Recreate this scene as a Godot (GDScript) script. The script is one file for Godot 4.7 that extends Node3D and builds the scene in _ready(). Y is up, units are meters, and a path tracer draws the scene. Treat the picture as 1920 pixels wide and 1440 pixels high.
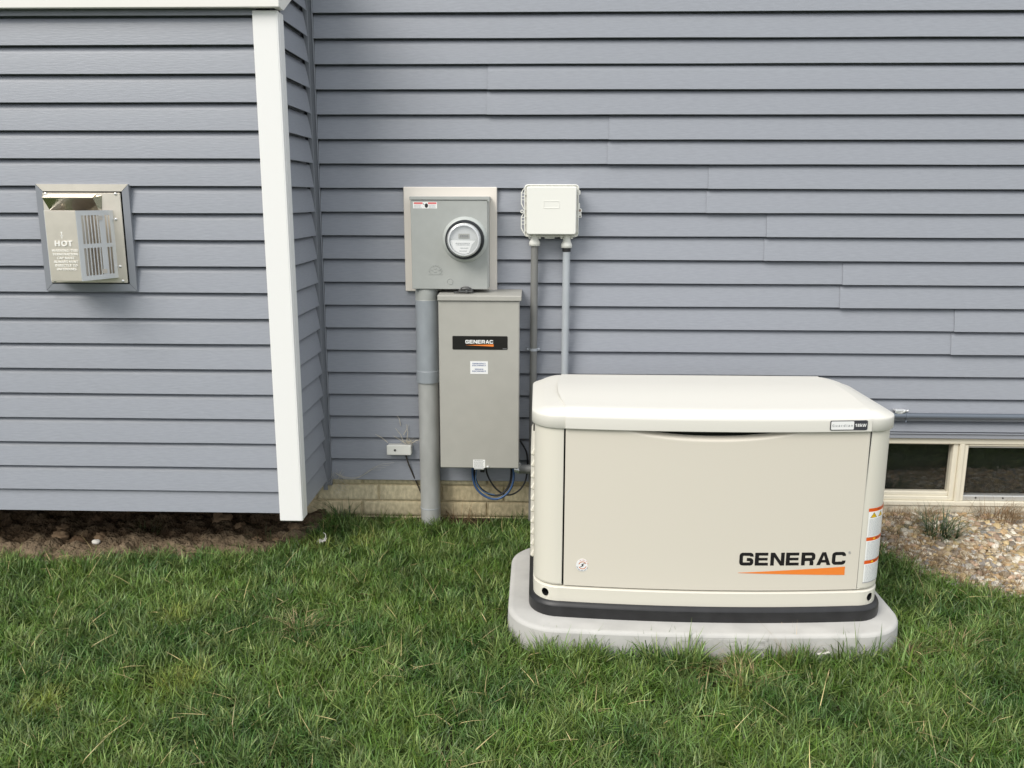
extends Node3D

# ---------------------------------------------------------------- shape helpers
class Shape:
	var st := SurfaceTool.new()
	var n := 0
	func _init() -> void:
		st.begin(Mesh.PRIMITIVE_TRIANGLES)
		st.set_smooth_group(-1)
	func smooth(g: int) -> void:
		st.set_smooth_group(g)
	func tri(a: Vector3, b: Vector3, c: Vector3, out: Vector3, ua := Vector2.ZERO, ub := Vector2.ZERO, uc := Vector2.ZERO) -> void:
		var nn := (c - a).cross(b - a)
		if nn.length_squared() < 1e-18:
			return
		st.set_uv(ua)
		st.add_vertex(a)
		if nn.dot(out) < 0.0:
			st.set_uv(uc)
			st.add_vertex(c)
			st.set_uv(ub)
			st.add_vertex(b)
		else:
			st.set_uv(ub)
			st.add_vertex(b)
			st.set_uv(uc)
			st.add_vertex(c)
		n += 1
	func quad(a: Vector3, b: Vector3, c: Vector3, d: Vector3, out: Vector3, ua := Vector2(0, 0), ub := Vector2(1, 0), uc := Vector2(1, 1), ud := Vector2(0, 1)) -> void:
		tri(a, b, c, out, ua, ub, uc)
		tri(a, c, d, out, ua, uc, ud)
	func box(lo: Vector3, hi: Vector3, bevel := 0.0) -> Shape:
		var c := (lo + hi) * 0.5
		var h := (hi - lo) * 0.5
		obox(Transform3D(Basis(), c), h, bevel)
		return self
	func obox(t: Transform3D, h: Vector3, bevel := 0.0) -> Shape:
		var b := minf(bevel, minf(h.x, minf(h.y, h.z)) * 0.9)
		smooth(-1)
		for ax in 3:
			var a1 := (ax + 1) % 3
			var a2 := (ax + 2) % 3
			for s in [-1.0, 1.0]:
				var p := []
				for k in [[-1, -1], [1, -1], [1, 1], [-1, 1]]:
					var v := Vector3.ZERO
					v[ax] = s * h[ax]
					v[a1] = k[0] * (h[a1] - b)
					v[a2] = k[1] * (h[a2] - b)
					p.append(t * v)
				var o := Vector3.ZERO
				o[ax] = s
				quad(p[0], p[1], p[2], p[3], t.basis * o)
		if b <= 0.0:
			return self
		for ax in 3:
			var a1 := (ax + 1) % 3
			var a2 := (ax + 2) % 3
			for s1 in [-1.0, 1.0]:
				for s2 in [-1.0, 1.0]:
					var p := []
					for k in [[-1, 0], [1, 0], [1, 1], [-1, 1]]:
						var v := Vector3.ZERO
						v[ax] = k[0] * (h[ax] - b)
						v[a1] = s1 * (h[a1] - (b if k[1] == 1 else 0.0))
						v[a2] = s2 * (h[a2] - (0.0 if k[1] == 1 else b))
						p.append(t * v)
					var o := Vector3.ZERO
					o[a1] = s1
					o[a2] = s2
					quad(p[0], p[1], p[2], p[3], t.basis * o)
		for sx in [-1.0, 1.0]:
			for sy in [-1.0, 1.0]:
				for sz in [-1.0, 1.0]:
					var s := Vector3(sx, sy, sz)
					tri(t * (s * (h - Vector3(0, b, b))), t * (s * (h - Vector3(b, 0, b))), t * (s * (h - Vector3(b, b, 0))), t.basis * s)
		return self
	func tube(pts: Array, r: float, sides := 12, r_end := -1.0) -> Shape:
		var rings := []
		var up := Vector3(0.123, 0.97, 0.21)
		for i in pts.size():
			var d: Vector3 = (pts[mini(i + 1, pts.size() - 1)] - pts[maxi(i - 1, 0)]).normalized()
			var x := up.cross(d)
			if x.length() < 0.05:
				x = Vector3(1, 0, 0).cross(d)
			x = x.normalized()
			var y := d.cross(x)
			up = y
			var rr := r if r_end < 0.0 else lerpf(r, r_end, float(i) / (pts.size() - 1))
			var ring := []
			for k in sides:
				var a := TAU * k / sides
				ring.append(pts[i] + (x * cos(a) + y * sin(a)) * rr)
			rings.append(ring)
		smooth(1)
		for i in rings.size() - 1:
			for k in sides:
				var k2 := (k + 1) % sides
				var mid: Vector3 = (rings[i][k] + rings[i][k2]) * 0.5 - pts[i]
				quad(rings[i][k], rings[i][k2], rings[i + 1][k2], rings[i + 1][k], mid)
		smooth(-1)
		for e in [0, rings.size() - 1]:
			var o: Vector3 = pts[0] - pts[1] if e == 0 else pts[e] - pts[e - 1]
			for k in sides:
				tri(pts[e], rings[e][k], rings[e][(k + 1) % sides], o)
		return self
	# turn a profile of (radius, height) about t's z axis; hard[i] starts a new smoothing group
	func lathe(t: Transform3D, prof: Array, sides := 32, sharp := true) -> Shape:
		for i in prof.size() - 1:
			smooth(10 + (i if sharp else 0))
			var p: Vector2 = prof[i]
			var q: Vector2 = prof[i + 1]
			for k in sides:
				var a := TAU * k / sides
				var b := TAU * (k + 1) / sides
				var ca := Vector3(cos(a), sin(a), 0)
				var cb := Vector3(cos(b), sin(b), 0)
				var d := q - p
				var cm := (ca + cb) * 0.5
				var o := cm * d.y - Vector3(0, 0, d.x)
				quad(t * (ca * p.x + Vector3(0, 0, p.y)), t * (cb * p.x + Vector3(0, 0, p.y)), t * (cb * q.x + Vector3(0, 0, q.y)), t * (ca * q.x + Vector3(0, 0, q.y)), t.basis * o)
		smooth(-1)
		return self
	# flat polygon pushed out by depth along z, each point passed through put(x, y, z)
	func extrude(poly: PackedVector2Array, z0: float, z1: float, put: Callable) -> Shape:
		smooth(-1)
		var ids := Geometry2D.triangulate_polygon(poly)
		for i in range(0, ids.size(), 3):
			var a := poly[ids[i]]
			var b := poly[ids[i + 1]]
			var c := poly[ids[i + 2]]
			var o: Vector3 = put.call(a.x, a.y, z1 + 0.01) - put.call(a.x, a.y, z1)
			tri(put.call(a.x, a.y, z1), put.call(b.x, b.y, z1), put.call(c.x, c.y, z1), o)
		var cw := -1.0 if Geometry2D.is_polygon_clockwise(poly) else 1.0
		for i in poly.size():
			var a := poly[i]
			var b := poly[(i + 1) % poly.size()]
			var e := (b - a).orthogonal() * -cw
			var q: Vector3 = put.call(a.x - e.x, a.y - e.y, z0)
			var out := Vector3(put.call(a.x, a.y, z0)) - q
			quad(put.call(a.x, a.y, z0), put.call(b.x, b.y, z0), put.call(b.x, b.y, z1), put.call(a.x, a.y, z1), -out)
		return self
	# a sheet of points f(i, j); outward direction from hint(i, j) or a fixed vector
	func sheet(nu: int, nv: int, f: Callable, out: Vector3, group := 5) -> Shape:
		smooth(group)
		for i in nu:
			for j in nv:
				var u0 := float(i) / nu
				var u1 := float(i + 1) / nu
				var v0 := float(j) / nv
				var v1 := float(j + 1) / nv
				quad(f.call(u0, v0), f.call(u1, v0), f.call(u1, v1), f.call(u0, v1), out, Vector2(u0, 1 - v0), Vector2(u1, 1 - v0), Vector2(u1, 1 - v1), Vector2(u0, 1 - v1))
		smooth(-1)
		return self
	# rings of equal length joined along a profile; centre tells outside from inside
	func loft(rings: Array, groups: Array, closed := true) -> Shape:
		for r in rings.size() - 1:
			smooth(20 + groups[r])
			var a: Array = rings[r]
			var b: Array = rings[r + 1]
			var m := a.size() if closed else a.size() - 1
			for k in m:
				var k2 := (k + 1) % a.size()
				var along: Vector3 = a[k2] - a[k]
				if along.length() < 1e-7:
					along = b[k2] - b[k]
				var up: Vector3 = b[k] - a[k]
				var o := along.cross(up)
				quad(a[k], a[k2], b[k2], b[k], o)
		smooth(-1)
		return self
	func cap(ring: Array, out: Vector3) -> Shape:
		var c := Vector3.ZERO
		for p in ring:
			c += p
		c /= ring.size()
		smooth(40)
		for k in ring.size():
			tri(c, ring[k], ring[(k + 1) % ring.size()], out)
		smooth(-1)
		return self
	func done() -> ArrayMesh:
		st.generate_normals()
		return st.commit()

var M := {}
var rng := RandomNumberGenerator.new()
var wobble := FastNoiseLite.new()
var taken := {}

func numbered(called: String) -> String:
	if not taken.has(called):
		taken[called] = 0
		return called
	taken[called] += 1
	return "%s_%03d" % [called, taken[called]]

func thing(called: String, label: String, category: String, at := Vector3.ZERO, group := "") -> Node3D:
	var o := Node3D.new()
	o.name = numbered(called)
	add_child(o)
	o.position = at
	tag(o, label, category, group)
	return o

func tag(o: Node, label: String, category := "", group := "", kind := "") -> void:
	o.set_meta("label", label)
	if category:
		o.set_meta("category", category)
	if group:
		o.set_meta("group", group)
	if kind:
		o.set_meta("kind", kind)

# commits a shape given in world places as a part of a thing
func part(called: String, shape, m: Material, parent: Node3D = self, label := "") -> MeshInstance3D:
	var o := MeshInstance3D.new()
	o.mesh = shape.done() if shape is Shape else shape
	o.material_override = m
	o.name = called if parent != self else numbered(called)
	if parent == self:
		add_child(o)
	else:
		var k := 0
		while parent.has_node(NodePath(o.name)):
			k += 1
			o.name = "%s_%03d" % [called, k]
		parent.add_child(o, true)
		var at := Vector3.ZERO
		var q: Node = parent
		while q is Node3D and q != self:
			at += q.position
			q = q.get_parent()
		o.position = -at
	if label:
		o.set_meta("label", label)
	return o

func lin(r: float, g: float, b: float, a := 1.0) -> Color:
	var c := Color(r, g, b).linear_to_srgb()
	c.a = a
	return c

func mat(key: String, c: Color, rough: float, metal := 0.0, spec := 0.5) -> StandardMaterial3D:
	var m := StandardMaterial3D.new()
	m.resource_name = key
	m.albedo_color = c
	m.roughness = rough
	m.metallic = metal
	m.metallic_specular = spec
	M[key] = m
	return m

func noise_tex(seed_: int, freq: float, lo: float, hi: float, octaves := 4, size := 512, kind := FastNoiseLite.TYPE_SIMPLEX_SMOOTH) -> NoiseTexture2D:
	var f := FastNoiseLite.new()
	f.seed = seed_
	f.noise_type = kind
	f.frequency = freq
	f.fractal_octaves = octaves
	var t := NoiseTexture2D.new()
	t.width = size
	t.height = size
	t.seamless = true
	t.noise = f
	var g := Gradient.new()
	g.set_color(0, Color(lo, lo, lo))
	g.set_color(1, Color(hi, hi, hi))
	t.color_ramp = g
	return t

func wear(m: StandardMaterial3D, tex: Texture2D, scale: Vector3) -> void:
	m.albedo_texture = tex
	m.uv1_triplanar = true
	m.uv1_world_triplanar = true
	m.uv1_scale = scale

func relief(m: StandardMaterial3D, tex: Texture2D, cm: float) -> void:
	m.heightmap_enabled = true
	m.heightmap_texture = tex
	m.heightmap_scale = cm

# ---------------------------------------------------------------- lettering drawn as strokes (wide square letters, height 1)
const LW := 0.98
func arc_line(pts: Array, r: float) -> PackedVector2Array:
	var out := PackedVector2Array()
	for i in pts.size():
		if i == 0 or i == pts.size() - 1:
			out.append(pts[i])
			continue
		var p: Vector2 = pts[i]
		var a: Vector2 = (pts[i - 1] - p).normalized()
		var b: Vector2 = (pts[i + 1] - p).normalized()
		for k in 6:
			var t := k / 5.0
			var q0: Vector2 = p + a * r
			var q1: Vector2 = p + b * r
			out.append(q0.lerp(p, t).lerp(p.lerp(q1, t), t))
	return out

func stroke(pts: Array, r := 0.2, half := 0.12) -> Array:
	return Geometry2D.offset_polyline(arc_line(pts, r), half, Geometry2D.JOIN_MITER, Geometry2D.END_BUTT)

func pv(a: Array) -> PackedVector2Array:
	var o := PackedVector2Array()
	for i in range(0, a.size(), 2):
		o.append(Vector2(a[i], a[i + 1]))
	return o

func letter(ch: String) -> Array:
	var w := LW
	var h := 0.12
	match ch:
		"G":
			return stroke([Vector2(w - h, 0.7), Vector2(w - h, 1 - h), Vector2(h, 1 - h), Vector2(h, h), Vector2(w - h, h), Vector2(w - h, 0.47), Vector2(0.52, 0.47)], 0.15)
		"C":
			return stroke([Vector2(w - h, 0.68), Vector2(w - h, 1 - h), Vector2(h, 1 - h), Vector2(h, h), Vector2(w - h, h), Vector2(w - h, 0.32)], 0.17)
		"E":
			return [pv([0, 0, 0.92, 0, 0.92, 0.22, 0.27, 0.22, 0.27, 0.4, 0.88, 0.4, 0.88, 0.6, 0.27, 0.6, 0.27, 0.78, 0.91, 0.78, 0.91, 1, 0, 1])]
		"N":
			return [pv([0, 0, 0.25, 0, 0.25, 0.66, 0.7, 0, 0.98, 0, 0.98, 1, 0.73, 1, 0.73, 0.34, 0.29, 1, 0, 1])]
		"R":
			var o := [pv([0, 0, 0.26, 0, 0.26, 1, 0, 1]), pv([0.6, 0, 0.87, 0, 0.87, 0.26, 0.84, 0.335, 0.6, 0.335])]
			o.append_array(stroke([Vector2(0.26, 0.88), Vector2(w - h, 0.88), Vector2(w - h, 0.455), Vector2(0.26, 0.455)], 0.18))
			return o
		"P":
			var o := [pv([0, 0, 0.26, 0, 0.26, 1, 0, 1])]
			o.append_array(stroke([Vector2(0.26, 0.88), Vector2(w - h, 0.88), Vector2(w - h, 0.42), Vector2(0.26, 0.42)], 0.18))
			return o
		"D":
			var o := [pv([0, 0, 0.26, 0, 0.26, 1, 0, 1])]
			o.append_array(stroke([Vector2(0.26, 0.88), Vector2(w - h, 0.88), Vector2(w - h, 0.12), Vector2(0.26, 0.12)], 0.25))
			return o
		"A":
			return [pv([0, 0, 0.37, 1, 0.5, 1, 0.5, 0.76, 0.385, 0.4, 0.5, 0.4, 0.5, 0.2, 0.33, 0.2, 0.265, 0]), pv([1, 0, 0.63, 1, 0.5, 1, 0.5, 0.76, 0.615, 0.4, 0.5, 0.4, 0.5, 0.2, 0.67, 0.2, 0.735, 0])]
	return []

# a word of those letters, its lower left corner at x0, y0; put(x, y, lift) lays it on a surface
func word(text: String, x0: float, y0: float, width: float, height: float, lift: float, put: Callable, m: Material, parent: Node3D, called := "letter") -> void:
	var step := 1.085
	var total := text.length() * step - (step - LW)
	var k := width / total
	for i in text.length():
		var s := Shape.new()
		for poly in letter(text[i]):
			var q := PackedVector2Array()
			for p in poly:
				q.append(Vector2(x0 + (i * step + p.x) * k, y0 + p.y * height))
			s.extrude(q, 0.0, lift, put)
		part(called, s, m, parent)

func text_mesh(text: String, height: float, depth := 0.001, bold := true, face := "Droid Sans") -> TextMesh:
	var f := SystemFont.new()
	f.font_names = PackedStringArray([face])
	f.font_weight = 700 if bold else 400
	var t := TextMesh.new()
	t.font = f
	t.text = text
	t.font_size = 48
	t.pixel_size = height / (48 * 0.714)
	t.depth = depth
	t.curve_step = 2.0
	t.horizontal_alignment = HORIZONTAL_ALIGNMENT_CENTER
	t.vertical_alignment = VERTICAL_ALIGNMENT_CENTER
	return t

func writing(called: String, text: String, height: float, at: Vector3, m: Material, parent: Node3D, squeeze := 1.0, depth := 0.001, turn := 0.0, bold := true) -> MeshInstance3D:
	var o := part(called, text_mesh(text, height, depth, bold), m, parent)
	o.transform = Transform3D(Basis(Vector3.UP, turn) * Basis.from_scale(Vector3(squeeze, 1, 1)), at + o.position)
	return o

# ---------------------------------------------------------------- printed labels
func print_label(w: int, h: int, bands: Array, seed_: int, line_color := Color(0.45, 0.46, 0.5)) -> ImageTexture:
	var im := Image.create(w, h, false, Image.FORMAT_RGB8)
	im.fill(Color(0.93, 0.93, 0.92))
	var r := RandomNumberGenerator.new()
	r.seed = seed_
	for b in bands:   # [kind, x, y, w, h, colour]
		var box := Rect2i(b[1], b[2], b[3], b[4])
		if b[0] == "fill":
			im.fill_rect(box, b[5])
		elif b[0] == "lines":
			var y := box.position.y
			while y < box.end.y - 2:
				var x := box.position.x
				var stop := box.end.x - r.randi_range(0, box.size.x / 6)
				while x < stop:
					var l := r.randi_range(3, 14)
					im.fill_rect(Rect2i(x, y, mini(l, stop - x), b[6]), b[5] if b[5] else line_color)
					x += l + 2
				y += b[7]
		elif b[0] == "tri":
			for y in box.size.y:
				var half := int(box.size.x * 0.5 * y / box.size.y)
				var cx := box.position.x + box.size.x / 2
				im.fill_rect(Rect2i(cx - half, box.position.y + y, half * 2 + 1, 1), Color(0.15, 0.13, 0.1))
				if half > 3 and y < box.size.y - 2:
					im.fill_rect(Rect2i(cx - half + 3, box.position.y + y, half * 2 - 5, 1), b[5])
			im.fill_rect(Rect2i(box.position.x + box.size.x / 2 - 1, box.position.y + box.size.y / 2 - 2, 3, box.size.y / 3), Color(0.1, 0.1, 0.1))
		elif b[0] == "ellipse":
			for y in box.size.y:
				for x in box.size.x:
					var d := Vector2((x + 0.5) / box.size.x * 2 - 1, (y + 0.5) / box.size.y * 2 - 1).length()
					if d < 1.0 and d > b[6]:
						im.set_pixel(box.position.x + x, box.position.y + y, b[5])
	return ImageTexture.create_from_image(im)

func print_mat(key: String, tex: Texture2D, rough := 0.4) -> StandardMaterial3D:
	var m := mat(key, Color(1, 1, 1), rough)
	m.albedo_texture = tex
	return m

# ---------------------------------------------------------------- the ground
func smooth01(a: float, b: float, x: float) -> float:
	return smoothstep(a, b, x)

func gravel_front(x: float) -> float:   # the edge between the gravel bed and the lawn, as z for a given x
	var p := [[1.30, 0.10], [1.42, 0.2], [1.50, 0.36], [1.56, 0.52], [1.63, 0.62], [1.72, 0.68], [1.82, 0.75], [1.95, 0.79], [2.3, 0.84], [3.6, 0.9]]
	if x < p[0][0]:
		return -1.0
	for i in p.size() - 1:
		if x < p[i + 1][0]:
			return lerpf(p[i][1], p[i + 1][1], (x - p[i][0]) / (p[i + 1][0] - p[i][0])) + 0.02 * wobble.get_noise_2d(x * 60.0, 7.0)
	return 0.9

func soil_front(x: float) -> float:     # the bare strip under the bump-out
	if x > -0.985:
		return -1.0
	return 0.455 + clampf((-x - 1.05) * 0.07, -0.02, 0.10) - 0.22 * smooth01(-1.16, -1.0, x) + 0.035 * wobble.get_noise_2d(x * 40.0, 3.0) + 0.02 * wobble.get_noise_2d(x * 160.0, 9.0)

func ground_y(x: float, z: float) -> float:
	var y := -0.030 * maxf(z, 0.0)
	y += 0.008 * wobble.get_noise_2d(x * 25.0, z * 25.0)
	if z > 6.0 or absf(x) > 6.0:
		y = -0.030 * clampf(z, 0.0, 6.0) - 0.01
	var g := gravel_front(x)
	if g > 0.0 and z < g + 0.1:
		y += 0.045 * smooth01(g + 0.05, 0.0, z)
	var s := soil_front(x)
	if s > 0.0 and z < s + 0.1:
		var k := smooth01(s + 0.06, s - 0.1, z)
		y += k * (0.012 + 0.018 * wobble.get_noise_2d(x * 130.0, z * 130.0) + 0.010 * wobble.get_noise_2d(x * 420.0, z * 420.0) + 0.05 * smooth01(0.25, -0.05, z) * smooth01(-1.02, -1.25, x))
	return y

func build_ground() -> void:
	var xs := [-150.0, -60.0, -25.0, -12.0, -8.0, -6.0]
	var zs := [-60.0, -25.0, -10.0, -4.0, -1.0]
	var x := -5.0
	while x < 5.01:
		xs.append(x)
		x += 0.025 if absf(x) < 2.6 else 0.1
	xs.append_array([6.0, 8.0, 12.0, 25.0, 60.0, 150.0])
	var z := -0.4
	while z < 5.01:
		zs.append(z)
		z += 0.02 if z < 1.0 else 0.06
	zs.append_array([6.0, 8.0, 12.0, 25.0, 60.0, 150.0])
	var st := SurfaceTool.new()
	st.begin(Mesh.PRIMITIVE_TRIANGLES)
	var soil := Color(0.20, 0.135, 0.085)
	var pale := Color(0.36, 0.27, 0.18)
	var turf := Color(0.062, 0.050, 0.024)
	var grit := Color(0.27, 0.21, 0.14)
	for zz in zs:
		for xx in xs:
			var c := turf
			var far := smooth01(3.5, 8.0, maxf(absf(xx), zz))
			c = c.lerp(Color(0.055, 0.095, 0.028), far)
			var n := 0.5 + 0.5 * wobble.get_noise_2d(xx * 90.0, zz * 90.0)
			var s := soil_front(xx)
			if s > 0.0:
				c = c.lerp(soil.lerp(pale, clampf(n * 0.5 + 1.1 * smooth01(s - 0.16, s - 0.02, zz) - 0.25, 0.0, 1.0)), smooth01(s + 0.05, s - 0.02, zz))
			var g := gravel_front(xx)
			if g > 0.0:
				c = c.lerp(grit, smooth01(g + 0.04, g - 0.02, zz))
			if zz < 0.12 and xx > -1.0 and xx < 0.1:
				c = c.lerp(Color(0.10, 0.07, 0.045), smooth01(0.13, 0.02, zz))
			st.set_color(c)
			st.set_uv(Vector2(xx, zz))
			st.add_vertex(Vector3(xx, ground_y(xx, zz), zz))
	var w := xs.size()
	for j in zs.size() - 1:
		for i in w - 1:
			var a := j * w + i
			for k in [a, a + 1, a + w + 1, a, a + w + 1, a + w]:
				st.add_index(k)
	st.generate_normals()
	var m := mat("earth", Color(1, 1, 1), 0.95, 0.0, 0.25)
	m.vertex_color_use_as_albedo = true
	m.albedo_texture = noise_tex(5, 0.02, 0.6, 1.0, 5, 512)
	m.uv1_triplanar = true
	m.uv1_world_triplanar = true
	m.uv1_scale = Vector3(2.3, 2.3, 2.3)
	relief(m, noise_tex(6, 0.05, 0.0, 1.0, 4, 512), 1.2)
	var o := part("ground", st.commit(), m)
	o.set_meta("kind", "structure")
	o.set_meta("label", "lawn ground with bare soil strip and gravel bed along the house")

# lumpy bare earth under the bump-out, laid over the ground sheet
func build_soil() -> void:
	var rough := FastNoiseLite.new()
	rough.seed = 3
	rough.frequency = 1.0
	rough.fractal_octaves = 4
	var cell := FastNoiseLite.new()
	cell.seed = 8
	cell.noise_type = FastNoiseLite.TYPE_CELLULAR
	cell.cellular_return_type = FastNoiseLite.RETURN_DISTANCE
	cell.frequency = 1.0
	var st := SurfaceTool.new()
	st.begin(Mesh.PRIMITIVE_TRIANGLES)
	var w := 240
	var d := 80
	for j in d + 1:
		for i in w + 1:
			var x := lerpf(-2.75, -0.96, float(i) / w)
			var z := lerpf(-0.12, 0.62, float(j) / d)
			var s := soil_front(x)
			var k := smooth01(s + 0.10, s - 0.06, z) if s > 0.0 else 0.0
			var n := rough.get_noise_2d(x * 9.0, z * 9.0)
			var lump := clampf(1.0 - cell.get_noise_2d(x * 22.0, z * 22.0) * 0.5 - 0.75, -1.0, 1.0)
			var lump2 := clampf(0.3 - cell.get_noise_2d(x * 55.0 + 9.0, z * 55.0) * 0.5, -1.0, 1.0)
			var y := ground_y(x, z) + lerpf(-0.02, 0.004, k) + k * (0.014 * n + 0.022 * lump * clampf(n + 0.5, 0.0, 1.0) + 0.010 * lump2)
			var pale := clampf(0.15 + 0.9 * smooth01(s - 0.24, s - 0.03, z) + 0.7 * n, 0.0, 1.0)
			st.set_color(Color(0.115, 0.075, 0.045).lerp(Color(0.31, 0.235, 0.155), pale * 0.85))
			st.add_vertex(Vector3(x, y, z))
	for j in d:
		for i in w:
			var a := j * (w + 1) + i
			for q in [a, a + 1, a + w + 2, a, a + w + 2, a + w + 1]:
				st.add_index(q)
	st.generate_normals()
	var o := part("soil", st.commit(), M.earth)
	o.set_meta("kind", "structure")
	o.set_meta("label", "lumpy bare brown earth in the strip under the bump-out")

# blades for one tuft
func blade(st: SurfaceTool, base: Vector3, dir: Vector3, h: float, lean: float, width: float, tint: Color, tip: Color) -> void:
	var side := Vector3(-dir.z, 0, dir.x) * width * 0.5
	var pts := []
	var seg := 3
	for i in seg + 1:
		var t := float(i) / seg
		var p := base + dir * (lean * h * t * t) + Vector3(0, h * t * (1.0 - 0.28 * lean * t), 0)
		pts.append(p)
	for i in seg:
		var t0 := float(i) / seg
		var t1 := float(i + 1) / seg
		var w0 := 1.0 - pow(t0, 2.2)
		var w1 := 1.0 - pow(t1, 2.2)
		var c0 := tint.lerp(tip, t0)
		var c1 := tint.lerp(tip, t1)
		var q := [pts[i] - side * w0, pts[i] + side * w0, pts[i + 1] + side * w1, pts[i + 1] - side * w1]
		var cc := [c0, c0, c1, c1]
		var order := [0, 1, 2, 0, 2, 3] if i < seg - 1 else [0, 1, 2]
		for k in order:
			st.set_color(cc[k])
			st.add_vertex(q[k])

func tuft_mesh(r: RandomNumberGenerator, count: int, hmin: float, hmax: float, spread: float, wmin: float, wmax: float, lean_max: float, base_c := Color(0.9, 0.95, 0.8), tip_c := Color(1.05, 1.05, 1.0)) -> ArrayMesh:
	var st := SurfaceTool.new()
	st.begin(Mesh.PRIMITIVE_TRIANGLES)
	for i in count:
		var a := r.randf() * TAU
		var d := Vector3(cos(a), 0, sin(a))
		var b := d * spread * sqrt(r.randf())
		var a2 := a + r.randf_range(-1.3, 1.3)
		var k := 0.5 + 1.1 * r.randf() * r.randf() + 0.25 * r.randf()
		blade(st, b, Vector3(cos(a2), 0, sin(a2)), r.randf_range(hmin, hmax), r.randf_range(0.15, lean_max), r.randf_range(wmin, wmax), Color(base_c.r * k, base_c.g * k, base_c.b * k), Color(tip_c.r * k, tip_c.g * k, tip_c.b * k))
	return st.commit()

func multi(called: String, mesh: Mesh, m: Material, spots: Array, parent: Node3D) -> void:
	var mm := MultiMesh.new()
	mm.transform_format = MultiMesh.TRANSFORM_3D
	mm.use_colors = true
	mm.mesh = mesh
	mm.instance_count = spots.size()
	for i in spots.size():
		mm.set_instance_transform(i, spots[i][0])
		mm.set_instance_color(i, spots[i][1])
	var o := MultiMeshInstance3D.new()
	o.multimesh = mm
	o.material_override = m
	o.name = called
	o.set_meta("kind", "stuff")
	parent.add_child(o, true)

func grass_free(x: float, z: float) -> float:   # 0 where no grass grows, up to 1
	if z < 0.035:
		return 0.0
	var s := soil_front(x)
	if s > 0.0:
		if z < s - 0.05:
			return 0.0
		return clampf((z - s + 0.05) / 0.14, 0.15, 1.0)
	var g := gravel_front(x)
	if g > 0.0 and z < g:
		return 0.0
	if x > -0.125 and x < 1.28 and z > 0.42 and z < 1.23:
		var cx := clampf(x, 0.087, 1.072)
		var cz := clampf(z, 0.62, 1.012)
		if Vector2(x - cx, z - cz).length() < 0.194:
			return 0.0
	if x > -0.44 and x < -0.22 and z < 0.13:
		return 0.0
	if Vector2(x + 0.487, z - 0.08).length() < 0.055:
		return 0.0
	if z < 0.10:
		return 0.55
	return 1.0

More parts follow.
